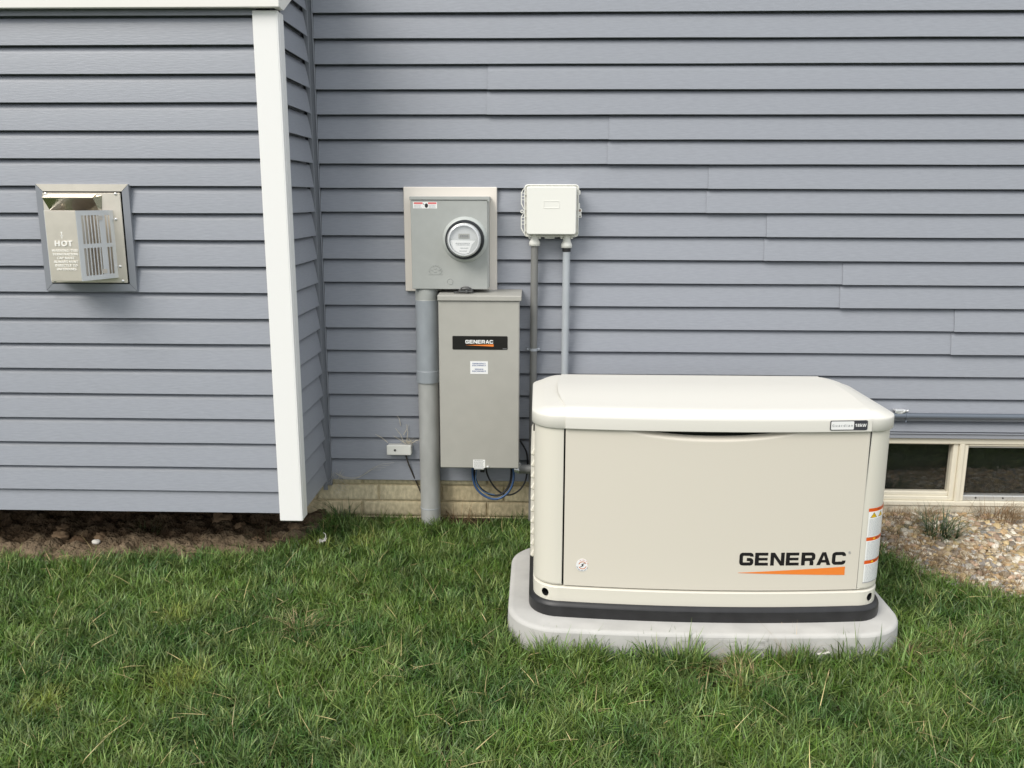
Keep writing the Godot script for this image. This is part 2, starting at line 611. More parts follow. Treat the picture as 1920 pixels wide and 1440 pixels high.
func build_grass() -> void:
	var r := RandomNumberGenerator.new()
	r.seed = 41
	var m := mat("grass_blade", Color(1, 1, 1), 0.42, 0.0, 0.42)
	m.vertex_color_use_as_albedo = true
	m.cull_mode = BaseMaterial3D.CULL_DISABLED
	var kinds := []
	for i in 7:
		kinds.append(tuft_mesh(r, 5, 0.028, 0.070, 0.014, 0.0026, 0.0050, 1.6))
	var dry := []
	for i in 3:
		dry.append(tuft_mesh(r, 2, 0.022, 0.052, 0.02, 0.0016, 0.0032, 2.4))
	var spots := [[], [], [], [], [], [], []]
	var dspots := [[], [], []]
	var patch := FastNoiseLite.new()
	patch.seed = 12
	patch.frequency = 1.0
	patch.fractal_octaves = 3
	var yellow := [[-1.30, 1.02, 0.10], [-1.12, 1.42, 0.13], [-1.5, 1.55, 0.10], [-2.2, 0.75, 0.12], [0.62, 1.42, 0.06], [-0.95, 0.36, 0.10], [-0.75, 0.33, 0.09]]
	var z := 0.035
	while z < 3.4:
		var fine := z < 1.95
		var step := 0.0102 if fine else 0.018
		var x := -4.4
		while x < 4.2:
			var sparse: bool = fine and (x < -2.75 or x > 2.5)
			var px := x + r.randf_range(-0.6, 0.6) * step
			var pz := z + r.randf_range(-0.6, 0.6) * step
			x += step * 2.2 if sparse else step
			var f := grass_free(px, pz)
			if f <= 0.0 or r.randf() > 0.35 + 0.65 * f:
				continue
			var n1 := patch.get_noise_2d(px * 2.2, pz * 2.2)
			var n2 := patch.get_noise_2d(px * 9.0 + 50.0, pz * 9.0)
			var thin := patch.get_noise_2d(px * 5.0 - 90.0, pz * 5.0 + 20.0)
			if thin < -0.15 and r.randf() < 0.65:
				continue
			var c := Color(0.100, 0.178, 0.028)
			c = c.lerp(Color(0.046, 0.108, 0.018), clampf(0.5 + n1 * 1.6, 0.0, 1.0))
			c = c.lerp(Color(0.225, 0.300, 0.105), clampf(n2 * 1.2 + r.randf_range(-0.25, 0.5), 0.0, 0.85))
			for yl in yellow:
				var d: float = Vector2(px - yl[0], pz - yl[1]).length() / yl[2]
				if d < 1.0:
					c = c.lerp(Color(0.40, 0.42, 0.09), (1.0 - d) * r.randf_range(0.15, 0.75))
			var k := r.randf_range(0.55, 1.5)
			c = Color(c.r * k * r.randf_range(0.85, 1.2), c.g * k, c.b * k)
			var s := r.randf_range(0.7, 1.25) * (0.45 + 0.55 * f) * (1.0 + 0.3 * n2)
			if pz > 1.18 and pz < 1.27 and px > 0.0 and px < 1.2:      # left longer where the mower cannot reach
				s *= 1.0 + 0.85 * clampf(0.5 + 2.0 * n2, 0.0, 1.0)
			var tilt := Basis(Vector3(r.randf_range(-1, 1), 0, r.randf_range(-1, 1)).normalized(), r.randf_range(0.0, 0.55) + 0.3 * absf(n1))
			var b := tilt * Basis(Vector3.UP, r.randf() * TAU) * Basis.from_scale(Vector3(1.0 + 0.3 * (s - 1.0), s, 1.0 + 0.3 * (s - 1.0)))
			var at := Vector3(px, ground_y(px, pz) - 0.004, pz)
			spots[r.randi() % 7].append([Transform3D(b, at), c])
			if r.randf() < 0.010 + 0.16 * maxf(0.0, -n2 - 0.12):
				var q := r.randf_range(0.6, 1.2)
				dspots[r.randi() % 3].append([Transform3D(Basis(Vector3(r.randf_range(-1, 1), 0, r.randf_range(-1, 1)).normalized(), r.randf_range(0.1, 0.9)) * Basis(Vector3.UP, r.randf() * TAU) * Basis.from_scale(Vector3.ONE * r.randf_range(0.6, 1.2)), at + Vector3(0, 0.018, 0)), Color(0.58 * q, 0.46 * q, 0.24 * q)])
		z += step
	var g := Node3D.new()
	g.name = "grass"
	add_child(g)
	tag(g, "dense green lawn grass with straw coloured blades mixed in", "grass", "", "stuff")
	for i in 7:
		multi("grass_blades", kinds[i], m, spots[i], g)
	for i in 3:
		multi("straw_blades", dry[i], m, dspots[i], g)

func plant(called: String, label: String, category: String, at: Vector3, count: int, hmin: float, hmax: float, spread: float, wmin: float, wmax: float, lean: float, c0: Color, c1: Color, seed_: int, group := "") -> void:
	var r := RandomNumberGenerator.new()
	r.seed = seed_
	var o := part(called, tuft_mesh(r, count, hmin, hmax, spread, wmin, wmax, lean, c0, c1), M.grass_blade)
	o.position = at
	tag(o, label, category, group)

func pebble_mesh(seed_: int, sub := 2) -> ArrayMesh:
	var r := RandomNumberGenerator.new()
	r.seed = seed_
	var nz := FastNoiseLite.new()
	nz.seed = seed_
	nz.frequency = 0.8
	var s := Shape.new()
	var nu := 9
	var nv := 6
	var p := func(u: float, v: float) -> Vector3:
		var a := fposmod(u, 1.0) * TAU
		var b := (v - 0.5) * PI
		var d := Vector3(cos(b) * cos(a), sin(b), cos(b) * sin(a))
		var q := Vector3(signf(d.x) * pow(absf(d.x), 0.8), signf(d.y) * pow(absf(d.y), 0.85), signf(d.z) * pow(absf(d.z), 0.8))
		return q * (0.5 + 0.2 * nz.get_noise_3dv(d * 1.6))
	s.smooth(1)
	for i in nu:
		for j in nv:
			var a: Vector3 = p.call(float(i) / nu, float(j) / nv)
			var b: Vector3 = p.call(float(i + 1) / nu, float(j) / nv)
			var c: Vector3 = p.call(float(i + 1) / nu, float(j + 1) / nv)
			var d: Vector3 = p.call(float(i) / nu, float(j + 1) / nv)
			s.quad(a, b, c, d, (a + b + c + d))
	return s.done()

func build_gravel() -> void:
	var r := RandomNumberGenerator.new()
	r.seed = 77
	var m := mat("pebble", Color(1, 1, 1), 0.6, 0.0, 0.4)
	m.vertex_color_use_as_albedo = true
	m.albedo_texture = noise_tex(31, 0.03, 0.72, 1.0, 4, 256)
	m.uv1_triplanar = true
	m.uv1_world_triplanar = true
	m.uv1_scale = Vector3(14, 14, 14)
	var tones := [Color(0.46, 0.37, 0.25), Color(0.55, 0.47, 0.35), Color(0.36, 0.28, 0.19), Color(0.42, 0.29, 0.16), Color(0.62, 0.57, 0.47), Color(0.30, 0.28, 0.26), Color(0.48, 0.34, 0.24), Color(0.24, 0.20, 0.16), Color(0.66, 0.60, 0.50), Color(0.52, 0.40, 0.22)]
	var spots := [[], [], [], [], []]
	for layer in 2:
		var z := 0.02
		while z < 0.98:
			var x := 1.28
			while x < 3.3:
				var step := 0.0165
				var px := x + r.randf_range(-0.6, 0.6) * step
				var pz := z + r.randf_range(-0.6, 0.6) * step
				x += step
				var g := gravel_front(px)
				var inside := g - pz
				if g < 0.0 or inside < -0.06 or (inside < 0.05 and r.randf() > 0.45 + inside * 6.0):
					continue
				var size := 0.012 + 0.023 * pow(r.randf(), 2.0)
				if r.randf() < 0.04:
					size *= 1.45
				var t: Color = tones[r.randi() % tones.size()]
				var k := r.randf_range(0.85, 1.65)
				var b := Basis.from_euler(Vector3(r.randf_range(-0.5, 0.5), r.randf() * TAU, r.randf_range(-0.5, 0.5))) * Basis.from_scale(Vector3(size * r.randf_range(0.9, 1.5), size * r.randf_range(0.5, 0.85), size * r.randf_range(0.8, 1.15)))
				spots[r.randi() % 5].append([Transform3D(b, Vector3(px, ground_y(px, pz) + 0.002 + 0.006 * layer + r.randf() * 0.004, pz)), Color(t.r * k, t.g * k, t.b * k)])
			z += 0.0165
	var o := Node3D.new()
	o.name = "gravel"
	add_child(o)
	tag(o, "tan and grey river pebbles spread below the basement window", "gravel", "", "stuff")
	for i in 5:
		multi("pebbles", pebble_mesh(100 + i), m, spots[i], o)
	# dry brown grass that has grown through the stones
	var straw := [[], []]
	for i in 1900:
		var x := r.randf_range(1.45, 2.35)
		var g := gravel_front(x)
		var z := r.randf_range(0.05, g)
		var near := smooth01(0.30, 0.0, g - z) + 0.9 * smooth01(0.12, 0.02, z) + 0.5 * smooth01(0.2, 0.0, absf(x - 1.62))
		if r.randf() > 0.04 + 0.62 * near:
			continue
		var q := r.randf_range(0.55, 1.3)
		straw[i % 2].append([Transform3D(Basis(Vector3(r.randf_range(-1, 1), 0, r.randf_range(-1, 1)).normalized(), r.randf_range(0.2, 1.1)) * Basis(Vector3.UP, r.randf() * TAU) * Basis.from_scale(Vector3.ONE * r.randf_range(0.5, 1.1)), Vector3(x, ground_y(x, z) + 0.012, z)), Color(0.30 * q, 0.20 * q, 0.11 * q)])
	for i in 2:
		multi("dead_grass", tuft_mesh(r, 5, 0.02, 0.07, 0.025, 0.0014, 0.0026, 2.2), M.grass_blade, straw[i], o)

# ---------------------------------------------------------------- the house
const COURSE := 0.1016
const SILL := 0.19          # height of the lowest siding edge

# one siding board in a wall frame t (x along the wall, y up, z out of it)
func board(t: Transform3D, x0: float, x1: float, y: float, id: float, low := 0.0, proud := 0.0, tall := 0.112, short := false) -> Shape:
	var prof := [Vector2(0.001, 0.020 + low), Vector2(0.0205, low), Vector2(0.0222, 0.0014 + low), Vector2(0.0165, 0.040), Vector2(0.0100, 0.074), Vector2(0.0052, 0.0942), Vector2(-0.009, 0.0982), Vector2(-0.0095, tall)]
	if short:
		prof = [Vector2(0.001, 0.012), Vector2(0.0178, 0.0), Vector2(0.0195, 0.0014), Vector2(0.0148, 0.030), Vector2(0.0058, 0.0420), Vector2(-0.009, 0.0465), Vector2(-0.0095, tall)]
	var s := Shape.new()
	var n := maxi(1, int(ceil((x1 - x0) / 0.12)))
	for k in prof.size() - 1:
		s.smooth(3 if k >= 2 else k)
		for i in n:
			var q := []
			for e in [[i, k], [i + 1, k], [i + 1, k + 1], [i, k + 1]]:
				var x := lerpf(x0, x1, float(e[0]) / n)
				var p: Vector2 = prof[e[1]]
				var wz := 0.0016 * wobble.get_noise_2d(x * 22.0, id * 37.0) * (1.0 if e[1] in [1, 2] else 0.7)
				var wy := 0.0011 * wobble.get_noise_2d(x * 30.0 + 300.0, id * 53.0)
				q.append(t * Vector3(x, y + p.y + wy, p.x + wz + proud))
			var ux := lerpf(x0, x1, float(i) / n)
			var vx := lerpf(x0, x1, float(i + 1) / n)
			var o := t.basis * (Vector3(0, -1, 0) if k == 0 else Vector3(0, 0.1, 1))
			s.quad(q[0], q[1], q[2], q[3], o, Vector2(ux + id * 0.37, -prof[k].y), Vector2(vx + id * 0.37, -prof[k].y), Vector2(vx + id * 0.37, -prof[k + 1].y), Vector2(ux + id * 0.37, -prof[k + 1].y))
	for x in [x0, x1]:   # closed ends
		var a := []
		for p in prof:
			a.append(t * Vector3(x, y + p.y, p.x + proud))
		a.append(t * Vector3(x, y + tall, -0.0098 + proud))
		s.smooth(-1)
		for k in range(1, a.size() - 1):
			s.tri(a[0], a[k], a[k + 1], t.basis * Vector3(signf(x - (x0 + x1) * 0.5), 0, 0))
	return s

func build_house() -> void:
	var h := thing("house", "house clad in blue-grey vinyl boards with a bump-out and basement window", "house")
	var vin: StandardMaterial3D = M.vinyl
	# main wall
	var s := Shape.new()
	s.box(Vector3(-0.99, 0.20, -0.15), Vector3(1.28, 3.0, -0.0115))
	s.box(Vector3(1.28, 0.445, -0.15), Vector3(2.62, 3.0, -0.0115))
	s.box(Vector3(2.62, 0.20, -0.15), Vector3(4.2, 3.0, -0.0115))
	var wall := part("main_wall", s, M.sheathing, h)
	var wt := Transform3D(Basis(), Vector3(0, SILL, 0))
	var seams := [3.4, -0.55, 2.4, -0.226, 0.289, 0.717, 0.976, 1.317, 1.817]   # by pairs of courses, from course 0 upwards, filled in below
	var at := {3: 1.817, 4: 1.317, 5: 0.976, 6: 0.717, 7: 0.289, 8: -0.226}
	for n in 27:
		var y := n * COURSE
		var x0 := -0.951
		var x1 := 4.2
		if n < 3:
			var top_cut := 0.112 if n < 2 else 0.112
			part("siding_board", board(wt, x0, 1.27, y, n, 0.0, 0.0, top_cut), vin, wall)
			if n == 2:
				part("siding_board", board(Transform3D(Basis(), Vector3(0, SILL + 0.052, 0)), 1.27, 2.63, y - 0.0, n + 0.5, 0.0, 0.003, 0.0605, true), vin, wall)
			part("siding_board", board(wt, 2.63, x1, y, n + 60), vin, wall)
			continue
		var seam: float = at.get(n / 2, -99.0)
		if seam > -50.0:
			part("siding_board", board(wt, x0, seam + 0.02, y, n), vin, wall)
			part("siding_board", board(wt, seam + (0.004 if n % 2 else 0.0), x1, y - 0.0015, n + 40, 0.0, 0.0045), vin, wall)
		else:
			part("siding_board", board(wt, x0, x1, y, n), vin, wall)
	s = Shape.new()
	s.box(Vector3(1.27, 0.414, 0.0), Vector3(2.63, 0.437, 0.022), 0.003)
	s.box(Vector3(1.27, 0.437, 0.0), Vector3(2.63, 0.4415, 0.029), 0.0015)
	part("window_head_trim", s, vin, wall)
	# inside corner trim
	s = Shape.new()
	s.box(Vector3(-0.985, 0.16, 0.0), Vector3(-0.956, 3.0, 0.020), 0.002)
	s.box(Vector3(-0.956, 0.16, 0.0), Vector3(-0.952, 3.0, 0.026), 0.0012)
	s.box(Vector3(-0.987, 0.16, 0.0205), Vector3(-0.9835, 3.0, 0.0415))
	s.box(Vector3(-0.987, 0.145, 0.0415), Vector3(-0.9665, 3.0, 0.0460), 0.0012)
	part("inside_corner_trim", s, M.trim_vinyl, h)
	# bump-out
	s = Shape.new()
	s.box(Vector3(-3.6, 0.205, -0.14), Vector3(-0.9985, 2.30, 0.4705))
	var wing := part("bump_out", s, M.sheathing, h)
	var ft := Transform3D(Basis(), Vector3(0, SILL, 0.4822))
	var rt := Transform3D(Basis(Vector3(0, 0, -1), Vector3(0, 1, 0), Vector3(1, 0, 0)), Vector3(-0.9865, SILL, 0.0))
	for n in 21:
		part("siding_board", board(ft, -3.6, -1.045, n * COURSE + (0.010 if n == 0 else 0.0), n + 100, 0.0, 0.0, 0.112 if n else 0.102), vin, wing)
	for n in 25:
		part("siding_board", board(rt, -0.445, -0.066, n * COURSE + (0.006 if n == 0 else 0.0), n + 140, 0.0, 0.0, 0.112 if n else 0.106), vin, wing)
	# underside and base of the bump-out
	part("floor_deck", Shape.new().box(Vector3(-3.6, 0.195, 0.05), Vector3(-1.0, 0.205, 0.478)), M.sheathing, wing)
	# white corner post with its raised middle
	s = Shape.new()
	s.box(Vector3(-1.054, 0.168, 0.4825), Vector3(-0.9625, 2.137, 0.508), 0.003)
	s.box(Vector3(-0.993, 0.168, 0.428), Vector3(-0.9605, 2.137, 0.4825), 0.003)
	s.box(Vector3(-0.985, 0.169, 0.490), Vector3(-0.9592, 2.136, 0.5070), 0.002)
	part("corner_post", s, M.white_vinyl, h, "white vertical corner post of the bump-out")
	# eave board along the front of the bump-out, sloped board on its side, and the little roof
	s = Shape.new()
	s.box(Vector3(-3.6, 2.1415, 0.516), Vector3(-0.9445, 2.40, 0.537), 0.002)
	part("eave_board", s, M.eave_white, h, "cream white eave board across the top of the bump-out")
	s = Shape.new()
	var rake := pv([0.5155, 2.1415, 0.478, 2.1415, -0.02, 2.404, -0.02, 2.66, 0.5155, 2.40])
	s.extrude(rake, -0.968, -0.9445, func(x: float, y: float, z: float) -> Vector3: return Vector3(z, y, x))
	part("rake_board", s, M.eave_white, h)
	s = Shape.new()
	s.extrude(pv([0.57, 2.385, 0.57, 2.42, 0.0, 2.70, 0.0, 2.665]), -3.6, -0.925, func(x: float, y: float, z: float) -> Vector3: return Vector3(z, y, x))
	part("bump_out_roof", s, M.shingle, h)
	# foundation of cast brick pattern
	s = Shape.new()
	s.box(Vector3(-3.6, -0.25, -0.20), Vector3(1.28, 0.206, -0.0085))
	s.box(Vector3(2.62, -0.25, -0.20), Vector3(4.2, 0.206, -0.012))
	s.box(Vector3(1.28, -0.25, -0.20), Vector3(2.62, 0.03, -0.012))
	var found := part("foundation", s, M.mortar, h)
	var rows := [[0.158 + 0.0035, 0.215, -0.813], [0.0825, 0.158 - 0.001, -0.736], [0.008, 0.0775, -0.815], [-0.066, 0.003, -0.736]]
	var variants := [M.brick, M.brick_b, M.brick_c]
	for k in rows.size():
		var len := 0.2935
		var x: float = rows[k][2] - len * 9
		while x < 1.25:
			var xe := minf(x + len - 0.006, 1.27)
			var b := Shape.new()
			brick_face(b, x, xe, rows[k][0], rows[k][1], rng.randi())
			part("brick", b, variants[rng.randi() % 3], found)
			x += len
	# basement window: two sliding lights in a cream frame
	var w := Node3D.new()
	w.name = "basement_window"
	h.add_child(w)
	w.set_meta("label", "low two-light basement window with cream frame")
	var cream: StandardMaterial3D = M.window_cream
	s = Shape.new()
	s.box(Vector3(1.28, 0.386, -0.10), Vector3(2.62, 0.4135, 0.006), 0.002)
	s.box(Vector3(1.28, 0.093, -0.10), Vector3(2.62, 0.113, 0.010), 0.002)
	s.box(Vector3(1.28, 0.113, -0.10), Vector3(1.32, 0.386, 0.006), 0.002)
	s.box(Vector3(2.58, 0.113, -0.10), Vector3(2.62, 0.386, 0.006), 0.002)
	s.box(Vector3(1.913, 0.113, -0.06), Vector3(1.917, 0.386, 0.004))
	s.box(Vector3(1.917, 0.113, -0.06), Vector3(1.934, 0.386, 0.007), 0.002)
	part("frame", s, cream, w)
	s = Shape.new()
	s.box(Vector3(1.889, 0.113, -0.05), Vector3(1.913, 0.386, -0.004), 0.003)
	s.box(Vector3(1.320, 0.113, -0.05), Vector3(1.344, 0.386, -0.004), 0.003)
	s.box(Vector3(1.344, 0.113, -0.05), Vector3(1.889, 0.134, -0.004), 0.003)
	s.box(Vector3(1.344, 0.134, -0.05), Vector3(1.889, 0.152, -0.012), 0.002)
	s.box(Vector3(1.344, 0.380, -0.05), Vector3(1.889, 0.386, -0.008), 0.002)
	part("sash", s, cream, w)
	s = Shape.new()
	s.box(Vector3(1.934, 0.113, -0.05), Vector3(1.956, 0.386, -0.001), 0.003)
	s.box(Vector3(2.556, 0.113, -0.05), Vector3(2.580, 0.386, -0.001), 0.003)
	s.box(Vector3(1.956, 0.374, -0.05), Vector3(2.556, 0.386, -0.001), 0.003)
	part("sash", s, cream, w)
	s = Shape.new()
	s.box(Vector3(1.956, 0.114, -0.05), Vector3(2.556, 0.138, -0.006), 0.003)
	s.box(Vector3(1.956, 0.366, -0.04), Vector3(2.556, 0.374, -0.008), 0.002)
	part("screen_rail", s, M.alloy, w)
	for x in [2.014, 2.137, 2.3, 2.46]:
		part("screw", Shape.new().lathe(Transform3D(Basis(), Vector3(x, 0.128, -0.0065)), [Vector2(0.004, 0), Vector2(0.0038, 0.002), Vector2(0.0, 0.0025)], 8), M.black_gloss, w)
	part("pane", Shape.new().box(Vector3(1.340, 0.150, -0.030), Vector3(1.893, 0.384, -0.026)), M.glass, w)
	part("pane", Shape.new().box(Vector3(1.952, 0.136, -0.024), Vector3(2.560, 0.376, -0.020)), M.glass, w)
	part("dark_room", Shape.new().box(Vector3(1.20, 0.02, -1.6), Vector3(2.70, 0.46, -0.16)), M.dark, w)
	s = Shape.new()
	s.box(Vector3(1.345, 0.14, -0.07), Vector3(1.889, 0.385, -0.06))
	s.box(Vector3(1.957, 0.13, -0.07), Vector3(2.557, 0.375, -0.06))
	part("interior_blind", s, M.dark, w)
	s = Shape.new()
	s.box(Vector3(1.26, 0.040, -0.10), Vector3(2.64, 0.093, 0.004), 0.003)
	s.box(Vector3(1.26, -0.10, -0.10), Vector3(2.64, 0.040, 0.016), 0.004)
	part("sill", s, M.sill_cream, w)

# a brick with slightly rounded, raked face
func brick_face(s: Shape, x0: float, x1: float, y0: float, y1: float, seed_: int) -> void:
	var b := 0.005
	var zf := 0.0 + 0.0008 * float(seed_ % 5)
	var pt := func(u: float, v: float) -> Vector3:
		var x := lerpf(x0, x1, u)
		var y := lerpf(y0, y1, v)
		var e := minf(minf(x - x0, x1 - x), minf(y - y0, y1 - y))
		var z := zf - 0.0100 * pow(clampf(1.0 - e / b, 0.0, 1.0), 2.0)
		z += 0.0022 * wobble.get_noise_2d(x * 900.0, y * 45.0 + seed_ % 91) * clampf(e / b, 0.0, 1.0)
		return Vector3(x, y, z)
	var us := [0.0]
	var n := int((x1 - x0) / 0.0075)
	s.smooth(2)
	var vs := [0.0, 0.04, 0.08, 0.25, 0.5, 0.75, 0.92, 0.96, 1.0]
	us = [0.0, 0.008, 0.016]
	for i in range(1, n):
		us.append(0.016 + 0.968 * i / n)
	us.append_array([0.984, 0.992, 1.0])
	for i in us.size() - 1:
		for j in vs.size() - 1:
			s.quad(pt.call(us[i], vs[j]), pt.call(us[i + 1], vs[j]), pt.call(us[i + 1], vs[j + 1]), pt.call(us[i], vs[j + 1]), Vector3(0, 0, 1))

# ---------------------------------------------------------------- wall vent
func build_vent() -> void:
	var t := thing("heater_vent", "champagne metal direct vent cap with HOT warning in grey trim frame", "vent", Vector3(-1.745, 1.11, 0.4822))
	var z0 := 0.4835
	var fr := [
		[pv([-1.925, 1.110, -1.925, 1.518, -1.897, 1.490, -1.897, 1.138]), "trim_board"],
		[pv([-1.925, 1.518, -1.564, 1.518, -1.592, 1.490, -1.897, 1.490]), "trim_board"],
		[pv([-1.564, 1.518, -1.564, 1.110, -1.592, 1.138, -1.592, 1.490]), "trim_board"],
		[pv([-1.564, 1.110, -1.925, 1.110, -1.897, 1.138, -1.592, 1.138]), "trim_board"]]
	var flat := func(x: float, y: float, z: float) -> Vector3: return Vector3(x, y, z)
	var frame := Node3D.new()
	frame.name = "trim_frame"
	t.add_child(frame)
	for k in 4:
		var sh := Shape.new()
		var q := Geometry2D.offset_polygon(fr[k][0], -0.0006)
		sh.extrude(q[0], z0, z0 + 0.028, flat)
		part(fr[k][1], sh, M.champagne if k == 1 else M.trim_vinyl, frame)
	var sh := Shape.new()
	sh.box(Vector3(-1.896, 1.139, z0), Vector3(-1.593, 1.489, z0 + 0.0225))
	part("dark_recess", sh, M.dark, t)
	sh = Shape.new()
	sh.box(Vector3(-1.9000, 1.142, z0 + 0.0245), Vector3(-1.598, 1.4850, z0 + 0.0300), 0.002)
	part("back_plate", sh, M.champagne, t)
	var zp := z0 + 0.030
	# flared hood over the cage
	sh = Shape.new()
	var hx0 := -1.886
	var hx1 := -1.690
	var a := [Vector3(hx0, 1.476, zp), Vector3(hx1 + 0.022, 1.476, zp), Vector3(hx0, 1.466, zp + 0.028), Vector3(hx1, 1.466, zp + 0.028), Vector3(hx0 + 0.022, 1.400, zp + 0.003), Vector3(hx1 + 0.014, 1.400, zp + 0.003)]
	sh.quad(a[0], a[1], a[3], a[2], Vector3(0, 1, 0.3))
	sh.quad(a[2], a[3], a[5], a[4], Vector3(0, -0.5, 1))
	sh.tri(a[1], a[5], a[3], Vector3(1, 0, 0))
	sh.tri(a[0], a[2], a[4], Vector3(-1, 0, 0))
	part("deflector_hood", sh, M.champagne_dark, t)
	sh = Shape.new()
	sh.box(Vector3(hx0, 1.4650, zp + 0.024), Vector3(hx1, 1.4685, zp + 0.030), 0.001)
	sh.obox(Transform3D(Basis(Vector3.RIGHT, 0.36), Vector3((hx0 + hx1) * 0.5, 1.4735, zp + 0.013)), Vector3((hx1 - hx0) * 0.5, 0.0012, 0.013))
	part("hood_lip", sh, M.champagne, t)
	# cage: front plate, and slotted sides
	var zf := 0.672
	var y0 := 1.163
	var y1 := 1.4205
	var fx0 := -1.8105
	var fx1 := -1.6950
	sh = Shape.new()
	sh.box(Vector3(fx0, y0, zf - 0.003), Vector3(fx1, y1, zf), 0.0015)
	for yy in [y0 + 0.001]:
		sh.extrude(pv([fx0 + 0.001, zf - 0.003, fx1 - 0.001, zf - 0.003, -1.634, zp, -1.8735, zp]), yy, yy + 0.002, func(x: float, y: float, z: float) -> Vector3: return Vector3(x, z, y))
	part("cage_front", sh, M.champagne, t)
	for side in [0, 1]:
		var p0 := Vector3(fx1 if side else fx0, 0, zf - 0.001)
		var p1 := Vector3(-1.6330 if side else -1.8745, 0, zp)
		var run := p1 - p0
		var len := run.length()
		var dir := run / len
		var nrm := Vector3(0, 1, 0).cross(dir) * (1.0 if side else -1.0)
		var tb := func(u0: float, u1: float, ya: float, yb: float, th := 0.0012) -> Shape:
			var c := p0 + dir * ((u0 + u1) * 0.5) + Vector3(0, (ya + yb) * 0.5, 0)
			return Shape.new().obox(Transform3D(Basis(dir, Vector3.UP, dir.cross(Vector3.UP)), c), Vector3((u1 - u0) * 0.5, (yb - ya) * 0.5, th))
		var g := Node3D.new()
		g.name = "side_grille"
		t.add_child(g, true)
		for yy in [[y0, y0 + 0.018], [1.283, 1.298], [y1 - 0.018, y1]]:
			part("rail", tb.call(0.0, len, yy[0], yy[1]), M.cage_grey, g)
		var bars := [[0.0, 0.022]]
		for i in 5:
			var u := 0.0325 + i * 0.0150
			bars.append([u, u + 0.0046])
		bars.append([0.1030, 0.1290])
		bars.append([0.1390, 0.1430])
		bars.append([0.1530, len])
		for b in bars:
			for yy in [[y0 + 0.018, 1.283], [1.298, y1 - 0.018]]:
				part("slat", tb.call(b[0], b[1], yy[0], yy[1], 0.0010), M.cage_grey, g)
		for yy in [y0 + 0.022, y1 - 0.036]:
			var clip: Shape = tb.call(0.096, 0.116, yy, yy + 0.016, 0.004)
			part("spring_clip", clip, M.champagne, g)
	sh = Shape.new()
	sh.lathe(Transform3D(Basis(Vector3.RIGHT, -PI / 2), Vector3(-1.752, y0 + 0.004, 0.575)), [Vector2(0.052, 0.0), Vector2(0.052, y1 - y0 - 0.008)], 24)
	part("inner_flue", sh, M.flue, t)
	for p in [Vector3(-1.886, 1.481, zp), Vector3(-1.615, 1.481, zp), Vector3(-1.616, 1.150, zp), Vector3(-1.886, 1.150, zp), Vector3(-1.6225, 1.386, zp), Vector3(-1.622, 1.206, zp)]:
		part("screw", Shape.new().lathe(Transform3D(Basis(), p), [Vector2(0.0058, 0), Vector2(0.0054, 0.003), Vector2(0.003, 0.005), Vector2(0, 0.0055)], 12, false), M.steel, t)
	var cx := (fx0 + fx1) * 0.5 + 0.003
	writing("warning_lettering", "HOT", 0.0195, Vector3(cx, 1.301, zf + 0.001), M.polished, t, 1.25, 0.004)
	var lines := ["WARNING: THIS", "TERMINATION", "CAP MUST", "ALWAYS VENT", "DIRECTLY TO", "OUTDOORS"]
	for k in lines.size():
		writing("warning_lettering", lines[k], 0.0082, Vector3(cx + 0.003, 1.2755 - k * 0.0137, zf + 0.0008), M.polished, t, 1.2 if k != 0 else 1.12, 0.003)
	sh = Shape.new()
	sh.box(Vector3(cx - 0.0085, 1.328, zf), Vector3(cx + 0.0015, 1.331, zf + 0.001))
	sh.box(Vector3(cx - 0.005, 1.320, zf), Vector3(cx - 0.002, 1.340, zf + 0.001))
	sh.box(Vector3(cx - 0.0065, 1.340, zf), Vector3(cx - 0.0005, 1.344, zf + 0.001))
	part("stamped_mark", sh, M.polished, t)

